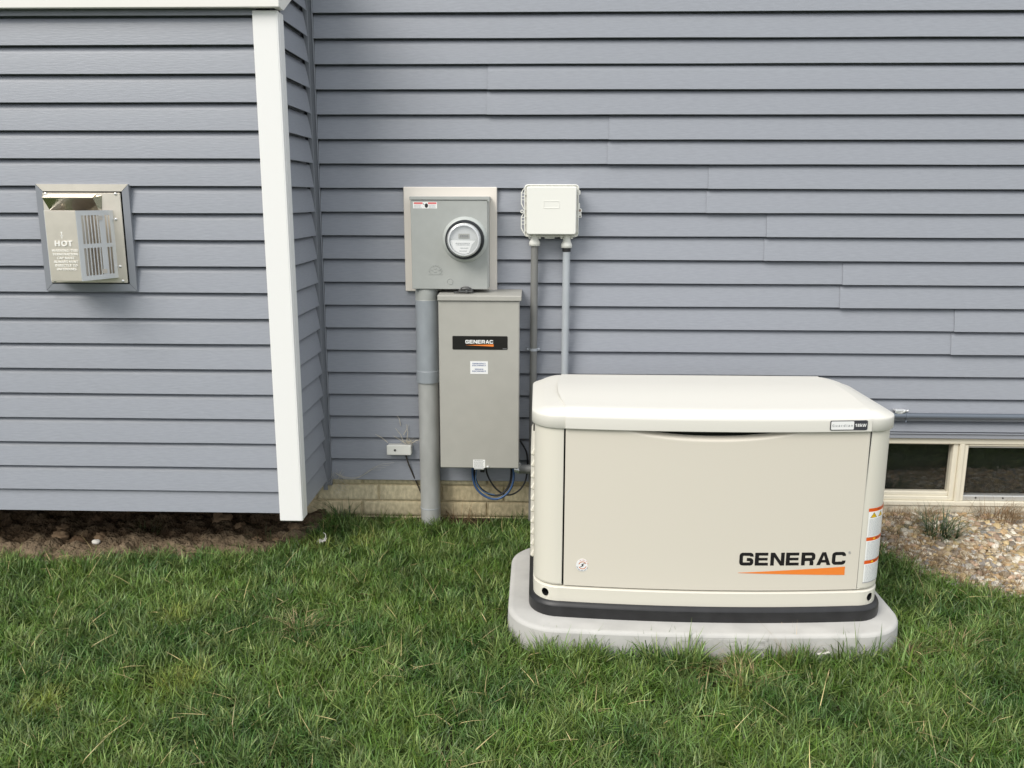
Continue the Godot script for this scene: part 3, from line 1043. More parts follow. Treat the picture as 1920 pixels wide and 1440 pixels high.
# ---------------------------------------------------------------- meter, switch box, wiring
func build_meter() -> void:
	var b := part("mounting_board", Shape.new().box(Vector3(-0.586, 1.066, 0.0165), Vector3(-0.182, 1.5155, 0.034), 0.003), M.board_cream)
	tag(b, "cream backing board fixed to the siding behind the electric meter", "board")
	var t := thing("electric_meter_box", "grey electric meter box with round glass meter on cream board", "meter box", Vector3(-0.379, 1.085, 0.034))
	var s := Shape.new()
	s.box(Vector3(-0.540, 1.089, 0.0345), Vector3(-0.213, 1.462, 0.126), 0.003)
	part("enclosure", s, M.meter_grey, t)
	s = Shape.new()
	s.box(Vector3(-0.5425, 1.086, 0.126), Vector3(-0.2175, 1.4595, 0.130), 0.0018)
	part("cover", s, M.meter_grey, t)
	s = Shape.new()
	s.box(Vector3(-0.546, 1.4605, 0.0345), Vector3(-0.2085, 1.4755, 0.134), 0.002)
	s.box(Vector3(-0.2175, 1.455, 0.126), Vector3(-0.2085, 1.468, 0.1335), 0.001)
	part("rain_lip", s, M.meter_grey, t)
	var f := Transform3D(Basis(), Vector3(-0.313, 1.297, 0.130))
	s = Shape.new()
	s.lathe(f, [Vector2(0.096, 0.0), Vector2(0.0935, 0.006), Vector2(0.088, 0.013), Vector2(0.083, 0.016), Vector2(0.081, 0.016)], 64, false)
	part("collar", s, M.meter_light, t)
	s = Shape.new()
	s.lathe(f, [Vector2(0.0825, 0.014), Vector2(0.0825, 0.026), Vector2(0.080, 0.030), Vector2(0.073, 0.030), Vector2(0.0715, 0.026), Vector2(0.0705, 0.016)], 64)
	part("seal_ring", s, M.seal_grey, t)
	var meter := Node3D.new()
	meter.name = "meter"
	t.add_child(meter)
	s = Shape.new()
	s.lathe(f, [Vector2(0.0705, 0.010), Vector2(0.0705, 0.036), Vector2(0.0695, 0.039), Vector2(0.067, 0.040), Vector2(0.066, 0.020)], 64)
	part("bezel", s, M.alloy, meter)
	s = Shape.new()
	s.lathe(f, [Vector2(0.067, 0.02), Vector2(0.066, 0.074), Vector2(0.0635, 0.0775), Vector2(0.0605, 0.0775), Vector2(0.0595, 0.072)], 64)
	part("inner_ring", s, M.meter_white, meter)
	s = Shape.new()
	s.lathe(f, [Vector2(0.0600, 0.066), Vector2(0.0, 0.066)], 48)
	part("dial_face", s, M.dial_grey, meter)
	# printed lower part of the dial, cut off along a slant
	var poly := PackedVector2Array()
	for k in 25:
		var a := PI + PI * 0.62 * k / 24.0
		poly.append(Vector2(cos(a), sin(a)) * 0.056)
	poly.append(Vector2(0.034, -0.018))
	poly.append(Vector2(0.048, -0.002))
	poly.append(Vector2(-0.050, 0.0))
	s = Shape.new()
	s.extrude(poly, 0.0662, 0.0672, func(x: float, y: float, z: float) -> Vector3: return f * Vector3(x, y, z))
	part("dial_print", s, M.paper, meter)
	part("display", Shape.new().box(f * Vector3(-0.022, 0.007, 0.0662), f * Vector3(0.024, 0.027, 0.0685), 0.001), M.lcd, meter)
	for k in 5:
		part("digit", text_mesh("8", 0.011, 0.0004), M.lcd_dark, meter).transform = Transform3D(Basis.from_scale(Vector3(0.9, 1, 1)), f * Vector3(-0.013 + k * 0.0072, 0.0165, 0.0688) - t.position)
	s = Shape.new()
	var q := RandomNumberGenerator.new()
	q.seed = 9
	for r in [[-0.034, 0.022, -0.013], [-0.030, 0.02, -0.0195], [-0.015, 0.018, -0.033], [-0.018, 0.012, -0.045]]:
		var x: float = r[0]
		while x < r[1]:
			var l := q.randf_range(0.002, 0.006)
			s.box(f * Vector3(x, r[2] - 0.0016, 0.0672), f * Vector3(x + l, r[2] + 0.0016, 0.0676))
			x += l + 0.0015
	part("dial_lettering", s, M.print_grey, meter)
	s = Shape.new()
	s.lathe(f, [Vector2(0.0705, 0.034), Vector2(0.0700, 0.080), Vector2(0.066, 0.0865), Vector2(0.058, 0.0895), Vector2(0.0, 0.0905)], 64, false)
	part("glass_cover", s, M.meter_glass, meter)
	# warning label, knockout, pressed emblem, hasp
	var lab := print_label(160, 64, [["fill", 6, 4, 58, 17, Color(0.86, 0.42, 0.42)], ["fill", 100, 4, 56, 17, Color(0.86, 0.42, 0.42)], ["lines", 8, 28, 50, 34, null, 2, 6], ["lines", 104, 28, 50, 34, null, 2, 6], ["ellipse", 78, 14, 22, 44, Color(0.16, 0.16, 0.17), 0.0], ["fill", 66, 14, 5, 10, Color(0.3, 0.3, 0.3)], ["fill", 72, 24, 4, 6, Color(0.3, 0.3, 0.3)]], 3)
	s = Shape.new()
	s.sheet(1, 1, func(u: float, v: float) -> Vector3: return Vector3(lerpf(-0.532, -0.430, u), lerpf(1.4255, 1.4525, v), 0.1305), Vector3(0, 0, 1))
	part("warning_label", s, print_mat("meter_label", lab), t)
	s = Shape.new()
	s.lathe(Transform3D(Basis(), Vector3(-0.379, 1.118, 0.130)), [Vector2(0.0130, -0.0005), Vector2(0.0120, 0.0022), Vector2(0.0108, 0.0004), Vector2(0.0, 0.0010)], 28)
	part("knockout", s, M.meter_grey, t)
	s = Shape.new()
	var put := func(x: float, y: float, z: float) -> Vector3: return Vector3(-0.442 + x, 1.164 + y, 0.130 + z)
	for k in 9:
		var a := PI * (0.06 + 0.88 * k / 8.0)
		s.obox(Transform3D(Basis(Vector3(0, 0, 1), a), put.call(cos(a) * 0.027, sin(a) * 0.027 - 0.004, 0.0)), Vector3(0.0032, 0.0022, 0.0020))
	for k in 6:
		s.box(put.call(-0.030 + k * 0.0105, -0.016, 0.0), put.call(-0.023 + k * 0.0105, -0.012, 0.0018))
	for p in [[-0.016, 0.004], [0.0, 0.010], [0.016, 0.004], [-0.022, -0.007], [0.022, -0.007], [0.0, -0.004]]:
		s.obox(Transform3D(Basis(Vector3(0, 0, 1), p[0] * 30.0), put.call(p[0], p[1], 0.0)), Vector3(0.006, 0.0018, 0.0020))
	part("pressed_emblem", s, M.meter_grey, t)
	s = Shape.new()
	s.box(Vector3(-0.343, 1.0725, 0.118), Vector3(-0.281, 1.0865, 0.150), 0.004)
	s.box(Vector3(-0.364, 1.0715, 0.122), Vector3(-0.335, 1.0765, 0.146), 0.002)
	s.tube([Vector3(-0.332, 1.084, 0.150), Vector3(-0.329, 1.094, 0.152), Vector3(-0.318, 1.099, 0.153), Vector3(-0.300, 1.0975, 0.153), Vector3(-0.288, 1.092, 0.152), Vector3(-0.285, 1.083, 0.150)], 0.003, 8)
	s.tube([Vector3(-0.340, 1.087, 0.145), Vector3(-0.31, 1.091, 0.155), Vector3(-0.283, 1.087, 0.145)], 0.0035, 8)
	s.lathe(Transform3D(Basis(), Vector3(-0.307, 1.079, 0.148)), [Vector2(0.007, 0), Vector2(0.006, 0.008), Vector2(0, 0.009)], 12)
	part("hasp", s, M.dark_steel, t)

func build_switch() -> void:
	var t := thing("transfer_switch_box", "tall beige transfer switch cabinet with black nameplate below meter", "electrical cabinet", Vector3(-0.25, 0.304, 0.016))
	var s := Shape.new()
	s.box(Vector3(-0.4195, 0.309, 0.0165), Vector3(-0.0825, 1.046, 0.176), 0.004)
	part("body", s, M.switch_beige, t)
	s = Shape.new()
	s.box(Vector3(-0.425, 0.304, 0.1765), Vector3(-0.079, 1.044, 0.190), 0.004)
	part("door", s, M.switch_beige, t)
	s = Shape.new()
	s.extrude(pv([0.0165, 1.046, 0.0165, 1.076, 0.196, 1.066, 0.1985, 1.063, 0.1985, 1.0455]), -0.4265, -0.0725, func(x: float, y: float, z: float) -> Vector3: return Vector3(z, y, x))
	part("rain_hood", s, M.switch_beige, t)
	var zf := 0.190
	var np := Node3D.new()
	np.name = "nameplate"
	t.add_child(np)
	s = Shape.new()
	var plate := PackedVector2Array()
	for c in [[-0.134, 0.889, 0.0], [-0.362, 0.889, PI / 2], [-0.362, 0.838, PI], [-0.134, 0.838, PI * 1.5]]:
		for k in 5:
			var a: float = c[2] + PI / 2 * k / 4.0
			plate.append(Vector2(c[0] + cos(a) * 0.004, c[1] + sin(a) * 0.004))
	var flat := func(x: float, y: float, z: float) -> Vector3: return Vector3(x, y, zf + z)
	s.extrude(plate, 0.0, 0.0012, flat)
	part("plate", s, M.black_gloss, np)
	var on := func(x: float, y: float, z: float) -> Vector3: return Vector3(x, y, zf + 0.0012 + z)
	word("GENERAC", -0.3105, 0.8605, 0.119, 0.0155, 0.0006, on, M.paper, np)
	s = Shape.new()
	s.extrude(pv([-0.311, 0.8535, -0.190, 0.8575, -0.190, 0.848]), 0.0, 0.0006, on)
	part("orange_wedge", s, M.orange, np)
	s = Shape.new()
	s.box(on.call(-0.151, 0.8375, 0.0), on.call(-0.133, 0.8395, 0.0004))
	part("small_print", s, M.print_grey, np)
	s = Shape.new()
	s.box(Vector3(-0.2905, 0.728, zf), Vector3(-0.2145, 0.7835, zf + 0.0008))
	var wl := part("white_label", s, M.paper, t)
	var lines := [["EMERGENCY", 0.7735], ["DISCONNECT", 0.7650], ["SERVICE", 0.7485], ["DISCONNECT", 0.7400]]
	for l in lines:
		writing("label_lettering", l[0], 0.0055, Vector3(-0.2525, l[1], zf + 0.0010), M.ink_blue, wl, 1.25, 0.0006)
	s = Shape.new()
	var lab := print_label(96, 80, [["lines", 8, 6, 80, 8, null, 4, 9], ["lines", 6, 18, 84, 58, null, 2, 6]], 8, Color(0.35, 0.36, 0.38))
	s.sheet(1, 1, func(u: float, v: float) -> Vector3: return Vector3(lerpf(-0.281, -0.228, u), lerpf(0.3065, 0.344, v), zf + 0.0005), Vector3(0, 0, 1))
	part("rating_label", s, print_mat("switch_label", lab), t)
	s = Shape.new()
	s.box(Vector3(-0.277, 0.298, zf - 0.004), Vector3(-0.233, 0.305, zf + 0.002), 0.001)
	s.lathe(Transform3D(Basis(), Vector3(-0.2165, 0.3115, zf)), [Vector2(0.005, 0), Vector2(0.005, 0.006), Vector2(0.003, 0.008), Vector2(0, 0.008)], 12)
	part("latch", s, M.steel, t)
	s = Shape.new()
	s.box(Vector3(-0.255, 0.262, 0.10), Vector3(-0.236, 0.305, 0.12), 0.002)
	part("cable_gland", s, M.black_rubber, t)

func pipe_part(called: String, pts: Array, r: float, m: Material, parent: Node3D, sides := 28) -> void:
	part(called, Shape.new().tube(pts, r, sides), m, parent)

func build_conduits() -> void:
	var x := -0.4875
	var z := 0.075
	var t := thing("meter_riser_conduit", "thick grey riser conduit from meter box down into the grass", "conduit", Vector3(x, -0.05, z))
	pipe_part("upper_pipe", [Vector3(x, 0.722, z), Vector3(x, 1.034, z)], 0.0505, M.conduit_blue, t, 40)
	var s := Shape.new()
	s.lathe(Transform3D(Basis(Vector3.RIGHT, -PI / 2), Vector3(x, 1.034, z)), [Vector2(0.0505, 0.0), Vector2(0.0495, 0.002), Vector2(0.0495, 0.05)], 40)
	part("hub", s, M.meter_grey, t)
	s = Shape.new()
	s.lathe(Transform3D(Basis(Vector3.RIGHT, -PI / 2), Vector3(x, 0.668, z)), [Vector2(0.044, 0.0), Vector2(0.0515, 0.001), Vector2(0.0520, 0.052), Vector2(0.0500, 0.056), Vector2(0.0500, 0.058)], 40)
	part("coupling", s, M.conduit_blue, t)
	pipe_part("lower_pipe", [Vector3(x + 0.001, -0.08, z), Vector3(x, 0.67, z)], 0.0452, M.conduit_pale, t, 40)
	s = Shape.new()
	s.lathe(Transform3D(Basis(Vector3.RIGHT, -PI / 2), Vector3(x, 0.079, z)), [Vector2(0.045, 0.0), Vector2(0.0464, 0.001), Vector2(0.0464, 0.004), Vector2(0.045, 0.005)], 40)
	part("print_ring", s, M.conduit_light, t)
	# telecom conduits
	z = 0.058
	t = thing("telecom_conduit", "slim dark grey conduit with strap, left one under white box", "conduit", Vector3(-0.0215, 0.0, z))
	pipe_part("pipe", [Vector3(-0.022, -0.06, z), Vector3(-0.0205, 0.6, z), Vector3(-0.0185, 1.275, z)], 0.0160, M.conduit_grey, t, 24)
	s = Shape.new()
	s.lathe(Transform3D(Basis(Vector3.RIGHT, -PI / 2), Vector3(-0.0205, 0.808, z)), [Vector2(0.0162, 0.0), Vector2(0.0190, 0.0005), Vector2(0.0190, 0.0115), Vector2(0.0162, 0.012)], 24)
	s.box(Vector3(-0.050, 0.808, 0.016), Vector3(-0.036, 0.820, 0.060), 0.003)
	s.box(Vector3(-0.005, 0.808, 0.016), Vector3(0.009, 0.820, 0.060), 0.003)
	s.lathe(Transform3D(Basis(), Vector3(-0.046, 0.814, 0.058)), [Vector2(0.005, 0), Vector2(0.003, 0.004), Vector2(0, 0.0045)], 10)
	s.lathe(Transform3D(Basis(), Vector3(0.004, 0.814, 0.058)), [Vector2(0.005, 0), Vector2(0.003, 0.004), Vector2(0, 0.0045)], 10)
	part("pipe_strap", s, M.conduit_light, t)
	t = thing("telecom_conduit", "slim pale grey conduit with black tape band, right one under white box", "conduit", Vector3(0.1195, 0.0, z))
	pipe_part("pipe", [Vector3(0.1195, 0.05, z), Vector3(0.1195, 1.275, z)], 0.0163, M.conduit_light, t, 24)
	s = Shape.new()
	s.lathe(Transform3D(Basis(Vector3.RIGHT, -PI / 2), Vector3(0.1195, 1.243, z)), [Vector2(0.0163, 0.0), Vector2(0.0178, 0.0004), Vector2(0.0180, 0.017), Vector2(0.0163, 0.0175)], 24)
	part("tape_band", s, M.black_rubber, t)
	# horizontal run from the switch box to the generator
	t = thing("generator_conduit", "short grey conduit leaving the switch cabinet's lower right corner toward generator", "conduit", Vector3(-0.03, 0.283, 0.10))
	pipe_part("pipe", [Vector3(-0.080, 0.279, 0.115), Vector3(0.02, 0.279, 0.115), Vector3(0.06, 0.275, 0.13), Vector3(0.10, 0.25, 0.17), Vector3(0.12, 0.2, 0.25), Vector3(0.13, 0.12, 0.36), Vector3(0.13, 0.03, 0.45)], 0.0205, M.conduit_grey, t, 20)
	s = Shape.new()
	s.lathe(Transform3D(Basis(Vector3.UP, -PI / 2), Vector3(-0.078, 0.279, 0.115)), [Vector2(0.010, 0.0), Vector2(0.021, 0.001), Vector2(0.021, 0.012), Vector2(0.0155, 0.014), Vector2(0.0155, 0.024)], 8)
	part("lock_nut", s, M.steel, t)
	s = Shape.new()
	s.tube([Vector3(-0.084, 0.308, 0.115), Vector3(-0.088, 0.295, 0.115), Vector3(-0.088, 0.282, 0.115)], 0.014, 12)
	part("elbow", s, M.steel, t)
	# gas line
	t = thing("gas_pipe", "slate grey pipe strapped level along siding above the basement window", "pipe", Vector3(1.85, 0.524, 0.045))
	pipe_part("pipe", [Vector3(1.10, 0.5245, 0.047), Vector3(3.6, 0.5245, 0.047)], 0.0140, M.gas_grey, t, 24)
	s = Shape.new()
	s.lathe(Transform3D(Basis(Vector3.UP, PI / 2), Vector3(1.636, 0.5245, 0.047)), [Vector2(0.0140, 0.0), Vector2(0.0172, 0.0005), Vector2(0.0172, 0.0105), Vector2(0.0140, 0.011)], 24)
	s.tube([Vector3(1.641, 0.5065, 0.050), Vector3(1.640, 0.496, 0.052)], 0.0035, 8)
	part("clamp_ring", s, M.gas_grey, t)
	s = Shape.new()
	s.box(Vector3(1.590, 0.5445, 0.018), Vector3(1.6370, 0.5515, 0.052), 0.001)
	s.box(Vector3(1.590, 0.540, 0.046), Vector3(1.6370, 0.553, 0.049), 0.001)
	s.obox(Transform3D(Basis(Vector3(0, 0, 1), 0.5), Vector3(1.622, 0.541, 0.052)), Vector3(0.012, 0.0025, 0.003))
	s.obox(Transform3D(Basis(Vector3(0, 0, 1), -0.3), Vector3(1.600, 0.541, 0.052)), Vector3(0.010, 0.004, 0.003))
	s.lathe(Transform3D(Basis(), Vector3(1.643, 0.549, 0.046)), [Vector2(0.0058, 0), Vector2(0.0058, 0.007), Vector2(0.003, 0.011), Vector2(0, 0.0115)], 12, false)
	part("bracket", s, M.steel, t)

func build_telecom_box() -> void:
	var t := thing("telecom_box", "square off-white plastic telecom box with ribbed rim and pipes below", "utility box", Vector3(0.053, 1.305, 0.016))
	var pl: StandardMaterial3D = M.box_white
	var s := Shape.new()
	s.box(Vector3(-0.057, 1.312, 0.016), Vector3(0.163, 1.520, 0.066), 0.006)
	part("base", s, pl, t)
	var ring := func(x0: float, x1: float, y0: float, y1: float, r: float, z: float) -> Array:
		var o := []
		for c in [[x1 - r, y1 - r, 0.0], [x0 + r, y1 - r, PI / 2], [x0 + r, y0 + r, PI], [x1 - r, y0 + r, PI * 1.5]]:
			for k in 7:
				var a: float = c[2] + PI / 2 * k / 6.0
				o.append(Vector3(c[0] + cos(a) * r, c[1] + sin(a) * r, z))
		return o
	s = Shape.new()
	var rings := [ring.call(-0.058, 0.164, 1.311, 1.521, 0.012, 0.060), ring.call(-0.0635, 0.1685, 1.306, 1.5265, 0.015, 0.062), ring.call(-0.0635, 0.1685, 1.306, 1.5265, 0.015, 0.074), ring.call(-0.0605, 0.1655, 1.309, 1.5235, 0.013, 0.076), ring.call(-0.0585, 0.1635, 1.311, 1.5215, 0.012, 0.070), ring.call(-0.052, 0.1575, 1.317, 1.515, 0.008, 0.068)]
	s.loft(rings, [0, 1, 2, 3, 4])
	part("rim", s, pl, t)
	s = Shape.new()
	rings = [ring.call(-0.0545, 0.1590, 1.3165, 1.5185, 0.009, 0.066), ring.call(-0.0535, 0.1580, 1.3175, 1.5175, 0.009, 0.108), ring.call(-0.0525, 0.1565, 1.3185, 1.5165, 0.009, 0.1165), ring.call(-0.0495, 0.1535, 1.3215, 1.5135, 0.008, 0.1195)]
	s.loft(rings, [0, 1, 1])
	# front face with a pressed panel
	var fz := 0.1195
	s.cap(rings[3], Vector3(0, 0, 1))
	part("cover", s, pl, t)
	s = Shape.new()
	var px0 := 0.018
	var px1 := 0.086
	var py0 := 1.4270
	var py1 := 1.4580
	for e in [[px0, px1, py0, py0 + 0.0028], [px0, px1, py1 - 0.0028, py1], [px0, px0 + 0.0028, py0 + 0.0028, py1 - 0.0028], [px1 - 0.0028, px1, py0 + 0.0028, py1 - 0.0028]]:
		s.box(Vector3(e[0], e[2], fz - 0.001), Vector3(e[1], e[3], fz + 0.0012), 0.0007)
	part("pressed_panel", s, pl, t)
	for k in 7:
		for y in [1.5185, 1.3090]:
			var xr := -0.036 + k * 0.0295
			part("rib", Shape.new().box(Vector3(xr, y, 0.066), Vector3(xr + 0.0026, y + 0.0055, 0.0775)), pl, t)
	for k in 6:
		for x in [-0.0600, 0.1585]:
			var yr := 1.330 + k * 0.0305
			part("rib", Shape.new().box(Vector3(x, yr, 0.066), Vector3(x + 0.0055, yr + 0.0026, 0.0775)), pl, t)
	for y in [1.4850, 1.3830]:
		var hg := Shape.new()
		hg.extrude(pv([-0.0630, y + 0.026, -0.0745, y + 0.006, -0.0745, y - 0.036, -0.0630, y - 0.062, -0.0660, y - 0.062, -0.0780, y - 0.040, -0.0780, y + 0.008, -0.0660, y + 0.026]), 0.058, 0.072, func(x: float, yy: float, z: float) -> Vector3: return Vector3(x, yy, z))
		for yy in [y + 0.004, y - 0.010, y - 0.024]:
			hg.box(Vector3(-0.0745, yy, 0.058), Vector3(-0.0630, yy + 0.0025, 0.072))
		part("hinge", hg, pl, t)
	s = Shape.new()
	s.lathe(Transform3D(Basis(), Vector3(-0.0730, 1.4135, 0.060)), [Vector2(0.0040, 0.0), Vector2(0.0040, 0.010), Vector2(0.0075, 0.010), Vector2(0.0075, 0.0)], 16)
	part("lock_eye", s, pl, t)
	s = Shape.new()
	s.lathe(Transform3D(Basis(), Vector3(0.1730, 1.4180, 0.060)), [Vector2(0.0058, 0.0), Vector2(0.0058, 0.012), Vector2(0.0100, 0.012), Vector2(0.0100, 0.0)], 20)
	s.box(Vector3(0.1660, 1.3870, 0.060), Vector3(0.1810, 1.4080, 0.071), 0.003)
	s.box(Vector3(0.1660, 1.4270, 0.060), Vector3(0.1735, 1.4490, 0.071), 0.002)
	s.box(Vector3(0.1660, 1.4830, 0.060), Vector3(0.1750, 1.5020, 0.071), 0.003)
	part("latch", s, pl, t)
	part("latch_screw", Shape.new().lathe(Transform3D(Basis(), Vector3(0.1745, 1.3940, 0.071)), [Vector2(0.0032, 0), Vector2(0.003, 0.0015), Vector2(0, 0.0016)], 10), M.dark_steel, t)
	part("latch_screw", Shape.new().lathe(Transform3D(Basis(), Vector3(0.1730, 1.4180, 0.060)), [Vector2(0.0050, 0), Vector2(0.005, 0.006), Vector2(0, 0.0065)], 10), M.copper, t)
	part("bottom_clip", Shape.new().box(Vector3(0.0240, 1.2990, 0.050), Vector3(0.0680, 1.3050, 0.068), 0.002).box(Vector3(0.028, 1.3050, 0.052), Vector3(0.033, 1.312, 0.066)).box(Vector3(0.059, 1.3050, 0.052), Vector3(0.064, 1.312, 0.066)), pl, t)
	for e in [[-0.0185, 1.2680], [0.1195, 1.2600]]:
		s = Shape.new()
		s.lathe(Transform3D(Basis(Vector3.RIGHT, -PI / 2), Vector3(e[0], e[1], 0.058)), [Vector2(0.016, -0.001), Vector2(0.0235, 0.0), Vector2(0.0240, 0.012), Vector2(0.0225, 0.018), Vector2(0.0180, 0.025), Vector2(0.0165, 0.034), Vector2(0.0165, 0.054)], 28, false)
		s.box(Vector3(e[0] - 0.027, 1.2980, 0.052), Vector3(e[0] - 0.017, 1.3060, 0.066), 0.002)
		s.box(Vector3(e[0] + 0.017, 1.2980, 0.052), Vector3(e[0] + 0.027, 1.3060, 0.066), 0.002)
		part("pipe_fitting", s, pl, t)

func curve_points(ctrl: Array, steps := 10) -> Array:
	var out := []
	for i in ctrl.size() - 1:
		var p0: Vector3 = ctrl[maxi(i - 1, 0)]
		var p1: Vector3 = ctrl[i]
		var p2: Vector3 = ctrl[i + 1]
		var p3: Vector3 = ctrl[mini(i + 2, ctrl.size() - 1)]
		for k in steps:
			out.append(p1.cubic_interpolate(p2, p0, p3, float(k) / steps))
	out.append(ctrl[-1])
	return out

func build_cables() -> void:
	var c := [
		["cable", "thick blue cable looped under the transfer switch cabinet", M.cable_blue, 0.0052, [Vector3(-0.286, 0.33, 0.11), Vector3(-0.290, 0.25, 0.112), Vector3(-0.272, 0.185, 0.116), Vector3(-0.225, 0.146, 0.120), Vector3(-0.175, 0.140, 0.122), Vector3(-0.128, 0.172, 0.120), Vector3(-0.105, 0.23, 0.116), Vector3(-0.108, 0.30, 0.11)]],
		["cable", "black cable looped beside the blue one under the switch cabinet", M.black_rubber, 0.0050, [Vector3(-0.279, 0.33, 0.102), Vector3(-0.282, 0.25, 0.104), Vector3(-0.262, 0.192, 0.106), Vector3(-0.215, 0.157, 0.108), Vector3(-0.170, 0.153, 0.108), Vector3(-0.132, 0.186, 0.106), Vector3(-0.116, 0.24, 0.104), Vector3(-0.117, 0.30, 0.102)]],
		["cable", "thinner black cable swinging right under the cabinet to the brickwork", M.black_rubber, 0.0040, [Vector3(-0.232, 0.31, 0.10), Vector3(-0.225, 0.25, 0.10), Vector3(-0.190, 0.185, 0.098), Vector3(-0.140, 0.150, 0.096), Vector3(-0.090, 0.162, 0.090), Vector3(-0.055, 0.205, 0.080), Vector3(-0.044, 0.27, 0.06), Vector3(-0.05, 0.34, 0.04), Vector3(-0.09, 0.40, 0.024)]],
		["cable", "thin steel blue cable curving loosely inside the blue loop", M.cable_pale, 0.0026, [Vector3(-0.262, 0.31, 0.12), Vector3(-0.275, 0.24, 0.126), Vector3(-0.262, 0.20, 0.128), Vector3(-0.235, 0.172, 0.128), Vector3(-0.19, 0.160, 0.126)]],
		["cable", "thin brown cable running from small white junction box behind riser", M.cable_brown, 0.0034, [Vector3(-0.604, 0.322, 0.032), Vector3(-0.596, 0.285, 0.030), Vector3(-0.574, 0.22, 0.022), Vector3(-0.548, 0.150, 0.014), Vector3(-0.515, 0.06, 0.02), Vector3(-0.50, -0.03, 0.02)]]]
	for k in c:
		var o := part(k[0], Shape.new().tube(curve_points(k[4], 8), k[3], 10), k[2])
		tag(o, k[1], "cable")
	var t := thing("junction_box", "small white junction box low on the siding left of riser", "junction box", Vector3(-0.63, 0.32, 0.016))
	var s := Shape.new()
	s.box(Vector3(-0.6835, 0.322, 0.015), Vector3(-0.5730, 0.364, 0.050), 0.003)
	part("base", s, M.box_white, t)
	s = Shape.new()
	s.box(Vector3(-0.6860, 0.3195, 0.050), Vector3(-0.5745, 0.3665, 0.056), 0.0025)
	part("cover", s, M.box_white, t)
	s = Shape.new()
	s.lathe(Transform3D(Basis(), Vector3(-0.6480, 0.3430, 0.056)), [Vector2(0.0055, 0.0), Vector2(0.0050, 0.002), Vector2(0.0030, 0.0022), Vector2(0.0028, 0.0008), Vector2(0, 0.0008)], 16)
	part("screw", s, M.dark_steel, t)
	# straws caught on the box, and cobwebs
	var r := RandomNumberGenerator.new()
	r.seed = 5
	s = Shape.new()
	var straws := [[Vector3(-0.685, 0.372, 0.03), Vector3(-0.74, 0.412, 0.035)], [Vector3(-0.61, 0.372, 0.03), Vector3(-0.648, 0.440, 0.03)], [Vector3(-0.60, 0.37, 0.04), Vector3(-0.655, 0.410, 0.05)], [Vector3(-0.598, 0.375, 0.03), Vector3(-0.598, 0.46, 0.03)], [Vector3(-0.625, 0.45, 0.02), Vector3(-0.645, 0.505, 0.02)], [Vector3(-0.575, 0.372, 0.04), Vector3(-0.535, 0.392, 0.05)], [Vector3(-0.61, 0.41, 0.03), Vector3(-0.59, 0.455, 0.02)]]
	for k in straws:
		s.tube([k[0], (k[0] + k[1]) * 0.5 + Vector3(r.randf_range(-0.008, 0.008), 0.005, 0.004), k[1]], 0.0016, 5, 0.0007)
	for k in 34:
		var a := Vector3(r.randf_range(-0.60, -0.562), 0.368 + r.randf() * 0.008, r.randf_range(0.018, 0.05))
		var b := a + Vector3(r.randf_range(-0.05, 0.03), r.randf_range(-0.004, 0.024), r.randf_range(-0.012, 0.02))
		s.tube([a, (a + b) * 0.5 + Vector3(0, 0.006, 0), b], 0.0007, 4, 0.0004)
	var o := part("straw_wisp", s, M.straw)
	tag(o, "pale dry straw wisps caught on top of small white junction box", "straw")
	s = Shape.new()
	for k in 40:
		var a := Vector3(r.randf_range(-0.945, -0.90), r.randf_range(0.14, 0.235), r.randf_range(0.02, 0.05))
		var b := a + Vector3(r.randf_range(-0.035, 0.05), r.randf_range(-0.05, 0.04), r.randf_range(-0.02, 0.02))
		s.tube([a, (a + b) * 0.5 + Vector3(0, -0.006, 0.003), b], 0.0006, 4, 0.0004)
	for k in 4:
		var pts := []
		for i in 12:
			var u := i / 11.0
			pts.append(Vector3(lerpf(-0.935, -0.72 + k * 0.02, u), 0.240 - 0.05 * sin(PI * minf(u * 1.2 + 0.1, 1.0)) + 0.012 * k * u, 0.03))
		s.tube(pts, 0.0008, 4, 0.0005)
	o = part("cobweb", s, M.web)
	tag(o, "dusty cobweb with dead straw at foot of the inside corner", "cobweb")

# ---------------------------------------------------------------- generator
const GX0 := -0.010
const GX1 := 1.186
const GZB := 0.473
const GZF := 1.074
const GR := 0.095
const GBOW := 0.026

func front_z(x: float) -> float:
	var k := (x - (GX0 + GX1) * 0.5) / ((GX1 - GX0) * 0.5 - GR)
	return GZF + GBOW * (1.0 - minf(k * k, 1.0))

# corner of the cabinet's plan: a = 0 faces front, PI / 2 faces the side; side -1 left, 1 right
func corner(side: float, a: float, inset: float, y: float) -> Vector3:
	var r := maxf(GR - inset, 0.012)
	var cx := GX0 + inset + r if side < 0.0 else GX1 - inset - r
	var cz := GZF - inset - r
	return Vector3(cx + side * sin(a) * r, y, cz + cos(a) * r)

func back_corner(side: float, a: float, inset: float, y: float) -> Vector3:   # a = 0 faces the side, PI / 2 faces back
	var r := maxf(GR - inset, 0.012)
	var cx := GX0 + inset + r if side < 0.0 else GX1 - inset - r
	var cz := GZB + inset + r
	return Vector3(cx + side * cos(a) * r, y, cz - sin(a) * r)

func front_points(x0: float, x1: float, inset: float, y: float, n := 18) -> Array:
	var o := []
	for i in n + 1:
		var x := lerpf(x0, x1, float(i) / n)
		o.append(Vector3(x, y, front_z(x) - inset))
	return o

